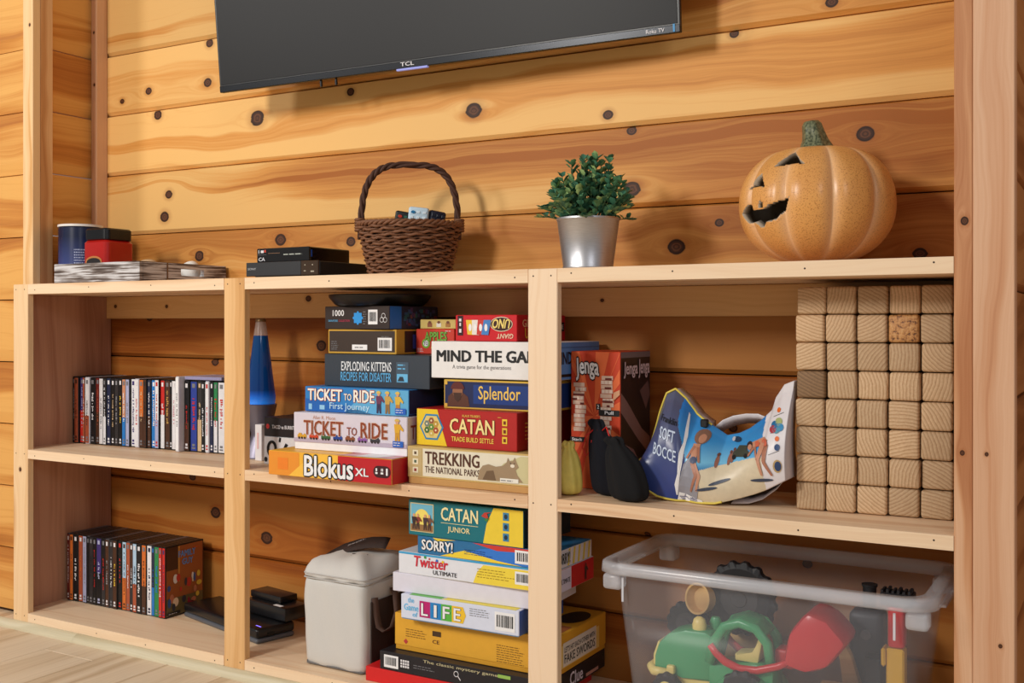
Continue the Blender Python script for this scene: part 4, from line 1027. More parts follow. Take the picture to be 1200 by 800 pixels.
fine_print(t, F, .172, .028, .225, .046, 4, GREY, 2); barcode(t, F, .232, .008, .279, .046, 2); patch(t, T, [(.1, .001), (.28, .001), (.28, .12), (.16, .12)], P((240, 220, 80), .4), 1, 'top_print'); rect(t, T, .02, .001, .1, .1, P((110, 190, 90), .4), 1, 'top_print')
t, F, Q, T = game('board_game', 'plain white game box base between two colourful boxes', (-1.373, .03, ZB+.2063), 2.5, .36, .165, .0405, P((222, 220, 234), .45), GC)
t, F, Q, T = game('board_game', 'white and yellow game box with red playful letters and barcode', (-1.358, .031, ZB+.2472), 0, .386, .165, .0465, P((226, 228, 236), .4), GC, side=P((196, 36, 44), .4))
patch(t, F, [(.19, .001), (.385, .001), (.385, .04), (.215, .04), (.2, .025)], P((240, 214, 70), .4), 1); rect(t, F, .001, .042, .385, .0463, P((60, 160, 210), .4), 2)
text(t, F, 'Twister', .04, .018, .128, .041, P((206, 40, 60), .4), .045, 3, shear=.1); text(t, F, 'ULTIMATE', .09, .006, .15, .015, P((60, 60, 66), .4), .03, 3)
for a, b, c_ in ((.07, .041, (60, 150, 60)), (.1, .037, (40, 110, 200)), (.115, .036, (240, 200, 40))): ell(t, F, a, b-.001, .003, .003, P(c_, .4), 4, 'dot_print', 10)
fine_print(t, F, .2, .012, .29, .034, 4, P((170, 140, 40), .4), 2); barcode(t, F, .29, .01, .325, .036, 2); rect(t, Q, .001, .001, .06, .045, P((214, 208, 232), .4), 2); text(t, Q, 'ULTIMATE', .01, .016, .055, .026, BLACK, .02, 3)
figure(t, Q, .125, .006, .034, P((90, 60, 50), .4), P((60, 46, 46), .4), P((50, 40, 44), .4), 3)
t, F, Q, T = game('board_game', 'blue game box with red and yellow swooshes and outlined white title', (-1.309, .032, ZB+.2942), -1, .335, .158, .0375, P((40, 110, 160), .4), GC, side=P((222, 216, 226), .4))
patch(t, F, [(.09, .001), (.16, .026), (.24, .034), (.3, .03), (.3, .001)], P((50, 120, 210), .4), 1); patch(t, F, [(.06, .001), (.12, .018), (.2, .006), (.26, .001)], P((240, 210, 60), .4), 2); patch(t, F, [(.14, .0365), (.2, .026), (.29, .03), (.334, .0365)], P((206, 60, 50), .4), 2)
patch(t, F, [(.05, .03), (.1, .0365), (.04, .0365)], P((230, 200, 60), .4), 2)
text(t, F, 'SORRY!', .012, .009, .092, .031, WHITE, .05, 4, BLACK, .06); fine_print(t, F, .12, .01, .19, .022, 3, NAVY, 3); barcode(t, F, .243, .006, .29, .033, 3)
for i in range(5): patch(t, Q, [(.05+i*.022, .002), (.058+i*.022, .002), (.064+i*.022, .0355), (.056+i*.022, .0355)], P((226, 200, 80), .4), 2, 'stripe_print')
text(t, Q, 'SORRY!', .006, .008, .06, .03, BLACK, .05, 4, WHITE, .05)
t, F, Q, T = game('board_game', 'teal and yellow game box with island picture and pale capital letters', (-1.331, .03, ZB+.3324), -1, .286, .2, .0755, P((18, 112, 124), .4), GC, side=P((24, 56, 70), .4))
patch(t, F, [(.19, .001), (.285, .001), (.285, .0748), (.215, .0748), (.198, .04)], P((236, 206, 60), .4), 1)
rect(t, F, .005, .008, .066, .069, P((216, 200, 150), .4), 2, 'picture'); rect(t, F, .007, .01, .064, .067, P((110, 180, 206), .4), 3, 'picture'); ell(t, F, .036, .035, .02, .022, P((240, 220, 110), .4), 4, 'picture'); rect(t, F, .007, .01, .064, .024, P((150, 110, 70), .4), 5, 'picture')
for u, c_ in ((.016, (60, 40, 40)), (.026, (140, 60, 50)), (.045, (70, 50, 60)), (.056, (120, 80, 60))): figure(t, F, u, .013, .034, SKIN, P(c_, .4), P((70, 50, 44), .4), 6)
text(t, F, 'CATAN', .085, .038, .178, .066, P((240, 226, 170), .4), .035, 3); text(t, F, 'JUNIOR', .102, .012, .158, .027, P((240, 226, 170), .4), .02, 3); rect(t, F, .085, .0325, .178, .0335, P((240, 226, 170), .4), 3)
for i in range(3): rect(t, F, .238, .01+i*.021, .252, .026+i*.021, P((60, 130, 170), .4), 3, 'icon'); ell(t, F, .245, .018+i*.021, .004, .005, P((30, 50, 70), .4), 4, 'icon', 10)
for q, c_ in (([(.186, .056), (.205, .05), (.2, .062), (.212, .066), (.194, .064)], (190, 60, 50)), ([(.192, .05), (.2, .045), (.206, .055)], (60, 130, 70))): patch(t, F, q, P(c_, .4), 5, 'picture')
ell(t, Q, .1, .03, .006, .01, OFFWHITE, 2)

# ------------------------------------------------------------------ cooler bag
FAB = P((206, 204, 200), .75, var=.05, scale=500); FABD = P((58, 44, 40), .8); 
cb = thing('cooler_bag', 'white insulated lunch bag with zipped lid and brown strap', 'bag', (-1.643, .052, ZB), -1)
CW, CD, CH = .176, .19, .205
def sgn_pow(v, p): return math.copysign(abs(v)**p, v)
def soft_body(name, mat, w_, d_, prof, parent, expo=.16, seg=72, fold=None):
    """rounded-rectangle rings; prof = (z, grow)"""
    V, F_ = [], []
    for j, (z, g) in enumerate(prof):
        for i in range(seg):
            t = 2*PI*i/seg; a = sgn_pow(math.cos(t), expo if expo < 1 else 1); b = sgn_pow(math.sin(t), expo)
            m = max(abs(math.cos(t)), abs(math.sin(t)))
            # rounded square with corner radius
            x, y = math.cos(t)/m, math.sin(t)/m
            rr = .86; l = max(0, abs(x)-rr), max(0, abs(y)-rr)
            if l[0] > 0 and l[1] > 0:
                k = math.hypot(*l); s_ = (1-rr)/max(k, 1e-9); s_ = min(1, s_)
                x = math.copysign(rr+l[0]*s_, x); y = math.copysign(rr+l[1]*s_, y)
            gx = gy = g
            p = Vector((w_/2+x*w_/2*gx, d_/2+y*d_/2*gy, z))
            if fold: p = fold(p, t, j)
            V.append(p)
    n = len(prof)
    for j in range(n-1):
        for i in range(seg): F_.append((j*seg+i, j*seg+(i+1) % seg, (j+1)*seg+(i+1) % seg, (j+1)*seg+i))
    F_.append(tuple(range(seg))[::-1]); F_.append(tuple((n-1)*seg+i for i in range(seg)))
    return meshobj(name, V, F_, mat, parent, True)
def crease(p, t, j):
    q = Vector(p); q.x += .0016*math.sin(31*q.z+2*t)+.0012*math.sin(70*q.z+5*q.y*20); q.y += .0018*math.sin(26*q.z+9*q.x*9)
    return q
soft_body('body', FAB, CW, CD, [(0, .93), (.004, .985), (.015, 1.01)]+[(z/100, 1.015-.006*math.sin(z*.3)) for z in range(4, 20)]+[(.2, 1.0)], cb, fold=crease)
def wrinkle(p, t, j):
    q = Vector(p); q.z += .0035*math.sin(60*q.x+1)*math.sin(44*q.y)+.0025*math.sin(95*q.x+40*q.y); return q
soft_body('lid', FAB, CW, CD, [(.2015, 1.02), (.208, 1.03), (.214, 1.02), (.222, .985), (.233, .9), (.243, .76), (.249, .58), (.252, .38), (.253, .18), (.253, .04)], cb, fold=wrinkle)
ring = []
for z in (.2005, .2105):
    pts = []
    for i in range(72):
        t = 2*PI*i/72; m = max(abs(math.cos(t)), abs(math.sin(t))); x, y = math.cos(t)/m, math.sin(t)/m; rr = .86; l = max(0, abs(x)-rr), max(0, abs(y)-rr)
        if l[0] > 0 and l[1] > 0:
            s_ = min(1, (1-rr)/math.hypot(*l)); x = math.copysign(rr+l[0]*s_, x); y = math.copysign(rr+l[1]*s_, y)
        pts.append((CW/2+x*CW/2*1.03, CD/2+y*CD/2*1.03, z))
    ring.append((pts, .0016, True))
tubes('piping', ring, P((186, 182, 178), .7), cb, 6)
tubes('base_piping', [([(CW*(.5+.5*a*.985), CD*(.5+.5*b*.985), .004) for a, b in ((-1, -.9), (-.9, -1), (.9, -1), (1, -.9), (1, .9), (.9, 1), (-.9, 1), (-1, .9))], .0022, True)], P((110, 106, 104), .7), cb, 6)
def ribbon(name, pts, side, half, mat, parent, th=.0012):
    V, F_ = [], []; side = Vector(side)
    for p in pts:
        p = Vector(p)
        V += [p-side*half, p+side*half, p+side*half+Vector((0, 0, th)), p-side*half+Vector((0, 0, th))]
    for i in range(len(pts)-1):
        for k in range(4): F_.append((i*4+k, i*4+(k+1) % 4, i*4+4+(k+1) % 4, i*4+4+k))
    F_ += [(3, 2, 1, 0), tuple(len(V)-4+k for k in range(4))]
    return meshobj(name, V, F_, mat, parent, True)
ribbon('strap', [(-.006, .045, .216), (.02, .06, .236), (.05, .075, .254), (.08, .09, .265), (.11, .105, .271), (.138, .117, .272), (.15, .122, .27)], (.25, -.72, -.38), .024, FABD, cb)
fps = Face((.066, .078, .2635), (.8, .42, .35), (-.5, .84, .1), (.1, -.3, .95))
fine_print(cb, fps, .0, -.004, .05, .006, 2, OFFWHITE, 4, 12)
fine_print(cb, Face((.1, .045, .2475), (.85, .3, -.02), (-.3, .9, .3), (0, -.3, .95)), .0, .0, .045, .02, 2, BLACK, 3, 6)
loop = [(CW+.0075, .03, .168), (CW+.009, .034, .13), (CW+.012, .04, .1), (CW+.022, .05, .09), (CW+.032, .064, .1), (CW+.034, .078, .13), (CW+.02, .09, .165), (CW+.0078, .095, .178)]
V, F_ = [], []
for i_, p in enumerate(loop):
    p = Vector(p); a = Vector(loop[max(0, i_-1)]); b = Vector(loop[min(len(loop)-1, i_+1)]); tg = (b-a).normalized(); sd = Vector((.35, .9, 0)).normalized(); nn = tg.cross(sd).normalized()*.0008
    V += [p-sd*.008-nn, p+sd*.008-nn, p+sd*.008+nn, p-sd*.008+nn]
for i_ in range(len(loop)-1):
    for k in range(4): F_.append((i_*4+k, i_*4+(k+1) % 4, i_*4+4+(k+1) % 4, i_*4+4+k))
meshobj('side_handle', V, F_, P((92, 70, 62), .8), cb, True)
box('side_pocket', (CW+.0035, .02, .012), (CW+.0062, .17, .16), FABD, cb, .001)

# ------------------------------------------------------------------ right bay, upper shelf
JO = P((204, 66, 34), .4)
t, F, Q, T = game('block_game_box', 'tall orange game box with wooden block towers and white lettering', (-1.0, .146, ZM), -2, .114, .142, .283, JO, None, side=P((44, 36, 40), .35))
for i in range(18):
    a = 2*PI*i/18; b = a+.16
    def rp(q): return (.055+.2*math.cos(q), .15+.2*math.sin(q))
    def clip(p): return (min(max(p[0], .001), .113), min(max(p[1], .001), .282))
    patch(t, F, [(.055, .15), clip(rp(a)), clip(rp(b))], P((230, 110, 60), .4), 1, 'ray_print')
text(t, F, 'Jenga', .012, .222, .066, .268, P((238, 238, 240), .35), .05, 4, BLACK, .07, shear=-.05, arch=.004)
def tower_print(u, v, n, lay, tw_=.026):
    rnd = random.Random(int(u*1e4)); A, B, D_ = [], [], []
    for i in range(n):
        s_ = rnd.uniform(-.003, .003); A.append((u+s_, v+i*.0092, u+tw_+s_, v+i*.0092+.0082))
        for k in range(3): B.append((u+s_+k*tw_/3+.0008, v+i*.0092+.001, u+s_+(k+.8)*tw_/3, v+i*.0092+.0072)) if i % 2 else None
        if rnd.random() < .5: D_.append((u+s_+tw_*rnd.choice((0, .33, .66)), v+i*.0092, u+s_+tw_*rnd.choice((.4, .9, 1)), v+i*.0092+.004))
    rects(t, F, A, P((222, 190, 170), .4), lay, 'tower_print'); rects(t, F, B, P((236, 214, 200), .4), lay+1, 'tower_print'); rects(t, F, D_, P((110, 50, 44), .4), lay+2, 'tower_print')
tower_print(.008, .118, 11, 4); tower_print(.072, .17, 7, 4); tower_print(.066, .06, 12, 4)
patch(t, F, [(.098, .182), (.114, .196), (.114, .206), (.1, .2)], SKIN, 8, 'hand_print')
rect(t, F, .066, .152, .113, .164, BLACK, 8, 'caption'); text(t, F, 'Pull', .08, .155, .1, .162, WHITE, .03, 9); rect(t, F, .06, .164, .07, .176, BLACK, 8, 'caption'); text(t, F, '2', .063, .166, .067, .174, WHITE, .03, 9)
rect(t, F, .0, .096, .035, .106, BLACK, 8, 'caption'); text(t, F, 'Stack', .004, .098, .028, .104, WHITE, .03, 9)
for pts, c_ in (([(.001, .2), (.03, .18), (.1, .12), (.14, .1), (.14, .06), (.08, .1), (.001, .16)], (150, 118, 116)), ([(.001, .1), (.06, .08), (.12, .02), (.08, .001), (.03, .05), (.001, .06)], (150, 118, 122)), ([(.09, .2), (.13, .22), (.14, .19), (.12, .16)], (116, 90, 90)), ([(.001, .05), (.05, .02), (.05, .001), (.001, .001)], (130, 100, 110))): patch(t, Q, pts, P(c_, .4), 2, 'block_print')
text(t, Q, 'Jenga', .012, .228, .078, .262, P((226, 210, 222), .35), .05, 4, P((60, 30, 30), .4), .06); text(t, Q, 'Jenga', .082, .226, .136, .266, P((226, 210, 222), .35), .05, 4, P((60, 30, 30), .4), .06)
rect(t, Q, .001, .27, .141, .282, P((120, 110, 120), .4), 2, 'side_print')

def pouch(name, label, cat, loc, h, rad, lean, mat, cord=None, seed=0, squash=.75, rz=0):
    """filled cloth pouch gathered at the neck"""
    p_ = thing(name, label, cat, loc, rz)
    prof = [(0, .35), (.03, .8), (.1, .98), (.25, 1.02), (.45, .97), (.62, .86), (.76, .68), (.84, .48), (.88, .4), (.93, .5), (1., .5)]
    rnd = random.Random(seed); V, F_ = [], []; ns = 40; ph = rnd.uniform(0, 6)
    for j, (t_, r_) in enumerate(prof):
        for i in range(ns):
            a = 2*PI*i/ns
            fold = 1+(.05+.16*max(0, t_-.55))*math.sin(7*a+ph+2*t_)+.04*math.sin(3*a-ph)
            x = rad*r_*fold*math.cos(a); y = rad*r_*fold*math.sin(a)*squash
            V.append((x+lean[0]*t_*t_*h, y+lean[1]*t_*t_*h, t_*h+.004*math.sin(5*a+ph)*(t_ > .9)))
    for j in range(len(prof)-1):
        for i in range(ns): F_.append((j*ns+i, j*ns+(i+1) % ns, (j+1)*ns+(i+1) % ns, (j+1)*ns+i))
    F_.append(tuple(range(ns))[::-1]); F_.append(tuple((len(prof)-1)*ns+i for i in range(ns)))
    o = meshobj('cloth', V, F_, mat, p_, True); md = o.modifiers.new('s', 'SUBSURF'); md.levels = md.render_levels = 1
    if cord:
        c0 = Vector((lean[0]*.72*h, lean[1]*.72*h, .86*h)); r0 = rad*.3
        tube('drawstring_knot', [c0+Vector((r0*math.cos(2*PI*i/16), r0*squash*math.sin(2*PI*i/16), 0)) for i in range(16)], .0022, cord, p_, 6, True)
        tube('drawstring', [c0+Vector((-r0, -.006, 0)), c0+Vector((-r0-.012, -.012, -.012)), c0+Vector((-r0-.02, -.014, -.035)), c0+Vector((-r0-.012, -.014, -.052)), c0+Vector((-r0-.001, -.012, -.04)), c0+Vector((-r0, -.012, -.02))], .0016, cord, p_, 6)
        tube('drawstring', [c0+Vector((r0, -.008, 0)), c0+Vector((r0+.01, -.012, .008)), c0+Vector((r0+.018, -.014, -.01)), c0+Vector((r0+.014, -.014, -.03))], .0016, cord, p_, 6)
    return p_
BC = P((14, 14, 17), .95, var=.3, scale=200); NV_ = P((15, 17, 27), .95, var=.3, scale=200)
pouch('drawstring_pouch', 'dark navy cloth pouch with red cord leaning on the tall game box', 'pouch', (-.886, .088, ZM), .148, .036, (-.26, .12), NV_, P((206, 40, 34), .5), 3, .6)
pouch('drawstring_pouch', 'black cloth pouch resting beside the navy pouch', 'pouch', (-.822, .045, ZM), .12, .041, (-.36, .12), BC, None, 8, .6)
YC = P((232, 214, 112), .45, var=.2, scale=50)
pouch('yellow_bag', 'crumpled yellow plastic bag squeezed behind the pine post', 'bag', (-.960, .06, ZM), .105, .027, (-.05, .05), YC, None, 14, .9)

# soft ball-game bag: front sheet is a height field y = bagy(x, z)
bb = thing('ball_game_bag', 'slouched vinyl ball game bag with beach print and yellow piping', 'bag', (0, 0, 0))
COLS = [(-.826, .545, .560), (-.817, .527, .592), (-.799, .503, .649), (-.782, .494, .690), (-.764, .490, .699), (-.743, .488, .681), (-.723, .488, .651), (-.692, .488, .631), (-.665, .490, .612), (-.639, .497, .618), (-.616, .504, .629), (-.593, .512, .646), (-.574, .520, .665), (-.568, .523, .688), (-.552, .532, .713), (-.5325, .543, .721)]
def colat(x):
    for i in range(len(COLS)-1):
        a, b = COLS[i], COLS[i+1]
        if a[0] <= x <= b[0]:
            f = (x-a[0])/(b[0]-a[0]); return a[1]+(b[1]-a[1])*f, a[2]+(b[2]-a[2])*f
    return (COLS[0] if x < COLS[0][0] else COLS[-1])[1:]
def bagy(x, z):
    b, t_ = colat(x); f = min(1, max(0, (z-b)/max(.02, t_-b)))
    y = .083+.055*f*f-.016*math.sin(PI*min(1, f*1.1))
    y += .010*math.exp(-((x+.66)/.03)**2)*f          # crease at the saddle
    y += .022*math.exp(-((x+.725)/.012)**2)*.35+.004*math.sin(40*x+25*z)
    return y
NXB, NZB = 200, 70
V, F_, MI = [], [], []
xs = [COLS[0][0]+(COLS[-1][0]-COLS[0][0])*i/NXB for i in range(NXB+1)]
for s_ in (0, 1):
    for i, x in enumerate(xs):
        b, t_ = colat(x)
        for j in range(NZB+1):
            f = j/NZB; z = b+(t_-b)*f; y = bagy(x, z)
            if s_: y += (.115-.07*f)*math.sin(PI*min(1, max(0, (i/NXB)))*.5+.62)**1.0*(1 if 0 < i < NXB else .6); z -= .018*f if 86 < i < 171 else .0
            V.append((x, min(y, .296), z))
st = NZB+1; half = (NXB+1)*st
def zone(x, z):
    edge = -.737+.10*max(0, .62-z)*0+.012*math.sin((z-.5)*30)
    if x < edge: return 0
    if x > -.585+.012*(.66-z)/.1: return 3
    hz = .552+.035*(x+.69)/.12
    return 1 if z > hz else 2
for i in range(NXB):
    for j in range(NZB):
        a = i*st+j
        F_.append((a, a+st, a+st+1, a+1)); MI.append(zone((xs[i]+xs[i+1])/2, (V[a][2]+V[a+st+1][2])/2))
        F_.append((half+a, half+a+1, half+a+st+1, half+a+st)); MI.append(4)
for i in range(NXB):
    a = i*st; F_.append((a, half+a, half+a+st, a+st)); MI.append(4)
    a = i*st+NZB; F_.append((a, a+st, half+a+st, half+a)); MI.append(4)
for j in range(NZB):
    F_.append((j, j+1, half+j+1, half+j)); MI.append(4)
    a = NXB*st+j; F_.append((a, half+a, half+a+1, a+1)); MI.append(4)
def navymat():
    n = NT('vinyl_navy'); tc = n.node('ShaderNodeTexCoord'); sp = n.node('ShaderNodeSeparateXYZ'); n.link(tc.outputs['Object'], sp.inputs[0])
    n.link(n.ramp(n.math('MULTIPLY_ADD', sp.outputs[2], 5, -2.45), [(0, lin((44, 66, 140))), (.6, lin((72, 80, 118))), (1, lin((82, 86, 112)))]), n.b.inputs['Base Color']); n.b.inputs['Roughness'].default_value = .3
    return n.m
def skymat():
    n = NT('vinyl_sky'); tc = n.node('ShaderNodeTexCoord'); sp = n.node('ShaderNodeSeparateXYZ'); n.link(tc.outputs['Object'], sp.inputs[0])
    n.link(n.ramp(n.math('MULTIPLY_ADD', sp.outputs[2], 8, -4.4), [(0, lin((30, 110, 170))), (.12, lin((120, 190, 226))), (.4, lin((60, 150, 214))), (1, lin((30, 110, 190)))]), n.b.inputs['Base Color']); n.b.inputs['Roughness'].default_value = .28
    return n.m
VW = P((226, 222, 226), .35, var=.04)
o = meshobj('vinyl_body', V, F_, [navymat(), skymat(), P((214, 200, 172), .35, var=.12, scale=90), VW, P((206, 200, 206), .4)], bb, True, MI)
def on_bag(x, z, lay=1): return Vector((x, bagy(x, z)-.0004*lay-.0003, z))
class BagFace:
    def p(s, a, b, lay=1): return on_bag(a, b, lay)
FB = BagFace()
def bagpoly(name, pts, mat, lay):
    bm = bmesh.new(); bm.faces.new([bm.verts.new((x, 0, z)) for x, z in pts])
    bmesh.ops.triangulate(bm, faces=bm.faces)
    for _ in range(2): bmesh.ops.subdivide_edges(bm, edges=[e for e in bm.edges if e.calc_length() > .012], cuts=1, use_grid_fill=True)
    for v in bm.verts: v.co = on_bag(v.co.x, v.co.z, lay)
    m = bpy.data.meshes.new(name); bm.to_mesh(m); bm.free(); m.materials.append(mat); return link(bpy.data.objects.new(name, m), bb)
edge = [(x, bagy(x, colat(x)[1])-.002, colat(x)[1]) for x in xs[:92]]
lowe = [(x, bagy(x, colat(x)[0])-.0015, colat(x)[0]+.001) for x in xs[:120]]
tube('piping', lowe[::-1]+edge, .0022, P((222, 200, 84), .45), bb, 6)
tube('piping', [(x, bagy(x, colat(x)[1])-.0025, colat(x)[1]-.012) for x in xs[171:]], .002, P((222, 200, 84), .45), bb, 6)
wp = lambda a, b, l: on_bag(a+.0*b, b-.30*(a+.77), l*1.0)
text(bb, FB, 'SOFT', -.780, .604, -.748, .626, P((200, 214, 236), .4), .03, 2, warp=wp); text(bb, FB, 'BOCCE', -.791, .570, -.742, .592, P((200, 214, 236), .4), .03, 2, warp=wp)
text(bb, FB, 'Franklin', -.782, .636, -.748, .648, P((24, 26, 34), .4), .04, 2, warp=wp)
bagpoly('beach_picture', [(-.735, .655), (-.73, .61), (-.737, .58), (-.733, .56), (-.745, .52), (-.743, .5), (-.7405, .5), (-.7305, .56), (-.7345, .58), (-.7277, .61), (-.7325, .65)], WHITE, 2)
HR = P((110, 70, 60), .4); SK2 = P((196, 140, 112), .4); DKS = P((60, 70, 90), .4)
def bell(cx, cz, rx, rz, m, lay, nm='beach_picture', rot=0):
    pts = []
    for i in range(14):
        a = 2*PI*i/14; x, z = rx*math.cos(a), rz*math.sin(a); pts.append((cx+x*math.cos(rot)-z*math.sin(rot), cz+x*math.sin(rot)+z*math.cos(rot)))
    bagpoly(nm, pts, m, lay)
bagpoly('beach_picture', [(-.742, .5), (-.728, .56), (-.715, .575), (-.7, .56), (-.694, .52), (-.7, .495)], P((150, 150, 160), .4), 2)
def limb(a, b, w0, w1, m, lay):
    d = Vector((b[0]-a[0], b[1]-a[1])).normalized(); nx, nz = -d.y, d.x
    bagpoly('beach_picture', [(a[0]+nx*w0, a[1]+nz*w0), (a[0]-nx*w0, a[1]-nz*w0), (b[0]-nx*w1, b[1]-nz*w1), (b[0]+d.x*w1, b[1]+d.y*w1), (b[0]+nx*w1, b[1]+nz*w1)], m, lay)
SK3 = P((172, 116, 92), .4); DH = P((56, 42, 40), .4)
bell(-.702, .6105, .0135, .0135, P((134, 100, 84), .4), 3); bell(-.7005, .607, .0065, .008, SK2, 4)
limb((-.707, .598), (-.709, .566), .0065, .0055, SK2, 4); limb((-.710, .594), (-.722, .572), .0028, .0022, SK3, 5); limb((-.703, .592), (-.697, .566), .0026, .002, SK3, 5)
limb((-.710, .566), (-.700, .541), .0042, .003, SK3, 4); limb((-.700, .541), (-.712, .51), .003, .002, SK3, 4); limb((-.707, .565), (-.694, .54), .0042, .003, SK2, 3); limb((-.694, .54), (-.700, .512), .003, .002, SK2, 3)
bell(-.708, .569, .0068, .0065, P((70, 80, 110), .4), 5)
bell(-.605, .6015, .0068, .0066, DH, 5); bell(-.6035, .598, .0048, .005, SK2, 6)
limb((-.599, .602), (-.573, .612), .0048, .0075, SK2, 4); limb((-.594, .599), (-.604, .583), .0024, .0018, SK3, 5); limb((-.592, .600), (-.585, .578), .0024, .0018, SK3, 5)
limb((-.575, .609), (-.583, .579), .0056, .0036, SK2, 5); limb((-.583, .579), (-.574, .551), .0034, .002, SK2, 5); limb((-.569, .607), (-.571, .576), .0056, .0036, SK3, 4); limb((-.571, .576), (-.5555, .552), .0034, .002, SK3, 4)
bell(-.572, .6095, .0072, .0055, P((206, 104, 76), .4), 6, rot=-.7); limb((-.592, .604), (-.586, .606), .0046, .005, P((206, 104, 76), .4), 6)
bagpoly('beach_picture', [(-.64, .577), (-.64, .588), (-.632, .59), (-.63, .598), (-.612, .6), (-.608, .592), (-.604, .59), (-.604, .581)], P((66, 70, 58), .4), 3); bell(-.635, .577, .0042, .0042, P((30, 30, 30), .4), 4); bell(-.61, .582, .0042, .0042, P((30, 30, 30), .4), 4)
for x, z in ((-.667, .567), (-.644, .573), (-.638, .578)): bell(x, z, .0035, .011, P((150, 100, 84), .4), 3); bell(x, z+.012, .003, .003, HR, 4)
for x, z, a in ((-.68, .517, .2), (-.655, .532, .35), (-.575, .541, .1)): bell(x, z, .022, .003, DKS, 3, rot=a)
bell(-.648, .607, .004, .004, P((190, 190, 196), .4), 4); bell(-.64, .607, .011, .005, P((30, 60, 90), .4), 3)
bagpoly('warning_label', [(-.742, .489), (-.737, .506), (-.69, .494), (-.687, .489)], WHITE, 3); 
for k in range(3): bagpoly('warning_print', [(-.737+.002*k, .4985-k*.003), (-.700, .4965-k*.0028), (-.700, .495-k*.0028), (-.737+.002*k, .497-k*.003)], P((90, 90, 130), .4), 4)
bell(-.553, .668, .004, .0045, ORANGE, 2); bell(-.5475, .618, .004, .0045, ORANGE, 2)
for (x, z, c_) in ((-.556, .642, (40, 110, 160)), (-.549, .648, (170, 180, 120)), (-.545, .638, (60, 140, 190)), (-.558, .634, (170, 60, 70)), (-.551, .634, (90, 150, 170))): bell(x, z, .007, .007, P(c_, .35), 3)
bell(-.546, .603, .005, .006, P((40, 70, 120), .35), 3); bell(-.545, .569, .008, .012, P((190, 160, 110), .35), 2); bell(-.544, .569, .006, .009, P((50, 70, 110), .35), 3)
for z0 in (.655, .626, .588): bagpoly('callout_line', [(-.562, z0), (-.542, z0+.009), (-.542, z0+.0098), (-.562, z0+.0008)], P((70, 70, 76), .4), 2)
V, F_ = [], []
hp = [(-.694, .172, .615), (-.68, .176, .628), (-.66, .18, .637), (-.635, .182, .642), (-.61, .178, .643), (-.592, .17, .638), (-.586, .16, .628)]
ribbon('carry_strap', hp, (.1, .55, -.8), .011, VW, bb, .002)
ribbon('white_gusset', [(-.64, .12, .4945), (-.61, .13, .496), (-.585, .135, .505), (-.56, .14, .525), (-.545, .145, .545)], (0, .97, .25), .022, P((206, 198, 200), .4), bb, .002)
box('buckle', (-.712, .128, .626), (-.698, .14, .642), BLACK, bb, .002)

# wooden tower blocks
def endgrain(name, rgb1, rgb2, scale=55.):
    n = NT(name); tc = n.node('ShaderNodeTexCoord'); oi = n.node('ShaderNodeObjectInfo'); rnd_ = oi.outputs['Random']
    sp = n.node('ShaderNodeSeparateXYZ'); n.link(tc.outputs['Object'], sp.inputs[0])
    an = n.math('MULTIPLY', rnd_, 23.); rad = n.math('MULTIPLY_ADD', n.math('FRACT', n.math('MULTIPLY', rnd_, 91.7)), .16, .05)
    cx = n.math('MULTIPLY', n.math('COSINE', an), rad); cz = n.math('MULTIPLY', n.math('SINE', an), rad)
    nz = n.noise(tc.outputs['Object'], 40, 2)
    dx = n.math('SUBTRACT', sp.outputs[0], cx); dz = n.math('SUBTRACT', sp.outputs[2], cz)
    d = n.math('SQRT', n.math('ADD', n.math('MULTIPLY', dx, dx), n.math('MULTIPLY', dz, dz)))
    d = n.math('ADD', d, n.math('MULTIPLY', nz, .006))
    rg = n.math('FRACT', n.math('MULTIPLY', d, 165.))
    rg = n.math('POWER', rg, 2.0)
    ray = n.noise(n.comb(n.math('MULTIPLY', sp.outputs[0], 300), n.math('MULTIPLY', sp.outputs[2], 300), rnd_), 1, 2)
    f = n.math('ADD', n.math('MULTIPLY', rg, .6), n.math('MULTIPLY', ray, .5))
    c = n.ramp(f, [(.1, lin(rgb1)), (.9, lin(rgb2))])
    vv = n.math('MULTIPLY_ADD', n.math('FRACT', n.math('MULTIPLY', rnd_, 57.3)), .28, .84)
    hs = n.node('ShaderNodeHueSaturation'); n.link(c, hs.inputs['Color']); n.link(vv, hs.inputs['Value'])
    n.link(hs.outputs[0], n.b.inputs['Base Color']); n.b.inputs['Roughness'].default_value = .7; n.bump(ray, .15, .001)
    return n.m
EG = endgrain('block_end', (218, 188, 150), (166, 126, 86)); EGD = endgrain('block_end_dark', (150, 118, 84), (100, 74, 50))
def corkmat():
    n = NT('block_knotty'); tc = n.node('ShaderNodeTexCoord'); a = n.noise(tc.outputs['Object'], 130, 4, .7)
    n.link(n.ramp(a, [(.38, lin((84, 48, 24))), (.48, lin((190, 134, 78))), (.7, lin((216, 170, 112)))]), n.b.inputs['Base Color']); n.bump(a, .6, .003); return n.m
CK = corkmat()
def blockmesh(m):
    bm = bmesh.new(); add_box(bm, (-.0258, -.0, -.0247), (.0258, .143, .0247), .0052, 3)
    me = bpy.data.meshes.new('tower_block'); bmesh.ops.recalc_face_normals(bm, faces=bm.faces); bm.to_mesh(me); bm.free(); me.materials.append(m)
    me.polygons.foreach_set('use_smooth', [True]*len(me.polygons))
    try: me.set_sharp_from_angle(angle=R(50))
    except Exception: pass
    return me
BM_ = {k: blockmesh(m) for k, m in (('n', EG), ('d', EGD), ('k', CK))}
rnd = random.Random(12)
ORD = ['first', 'second', 'third', 'fourth', 'fifth', 'sixth', 'seventh', 'eighth']
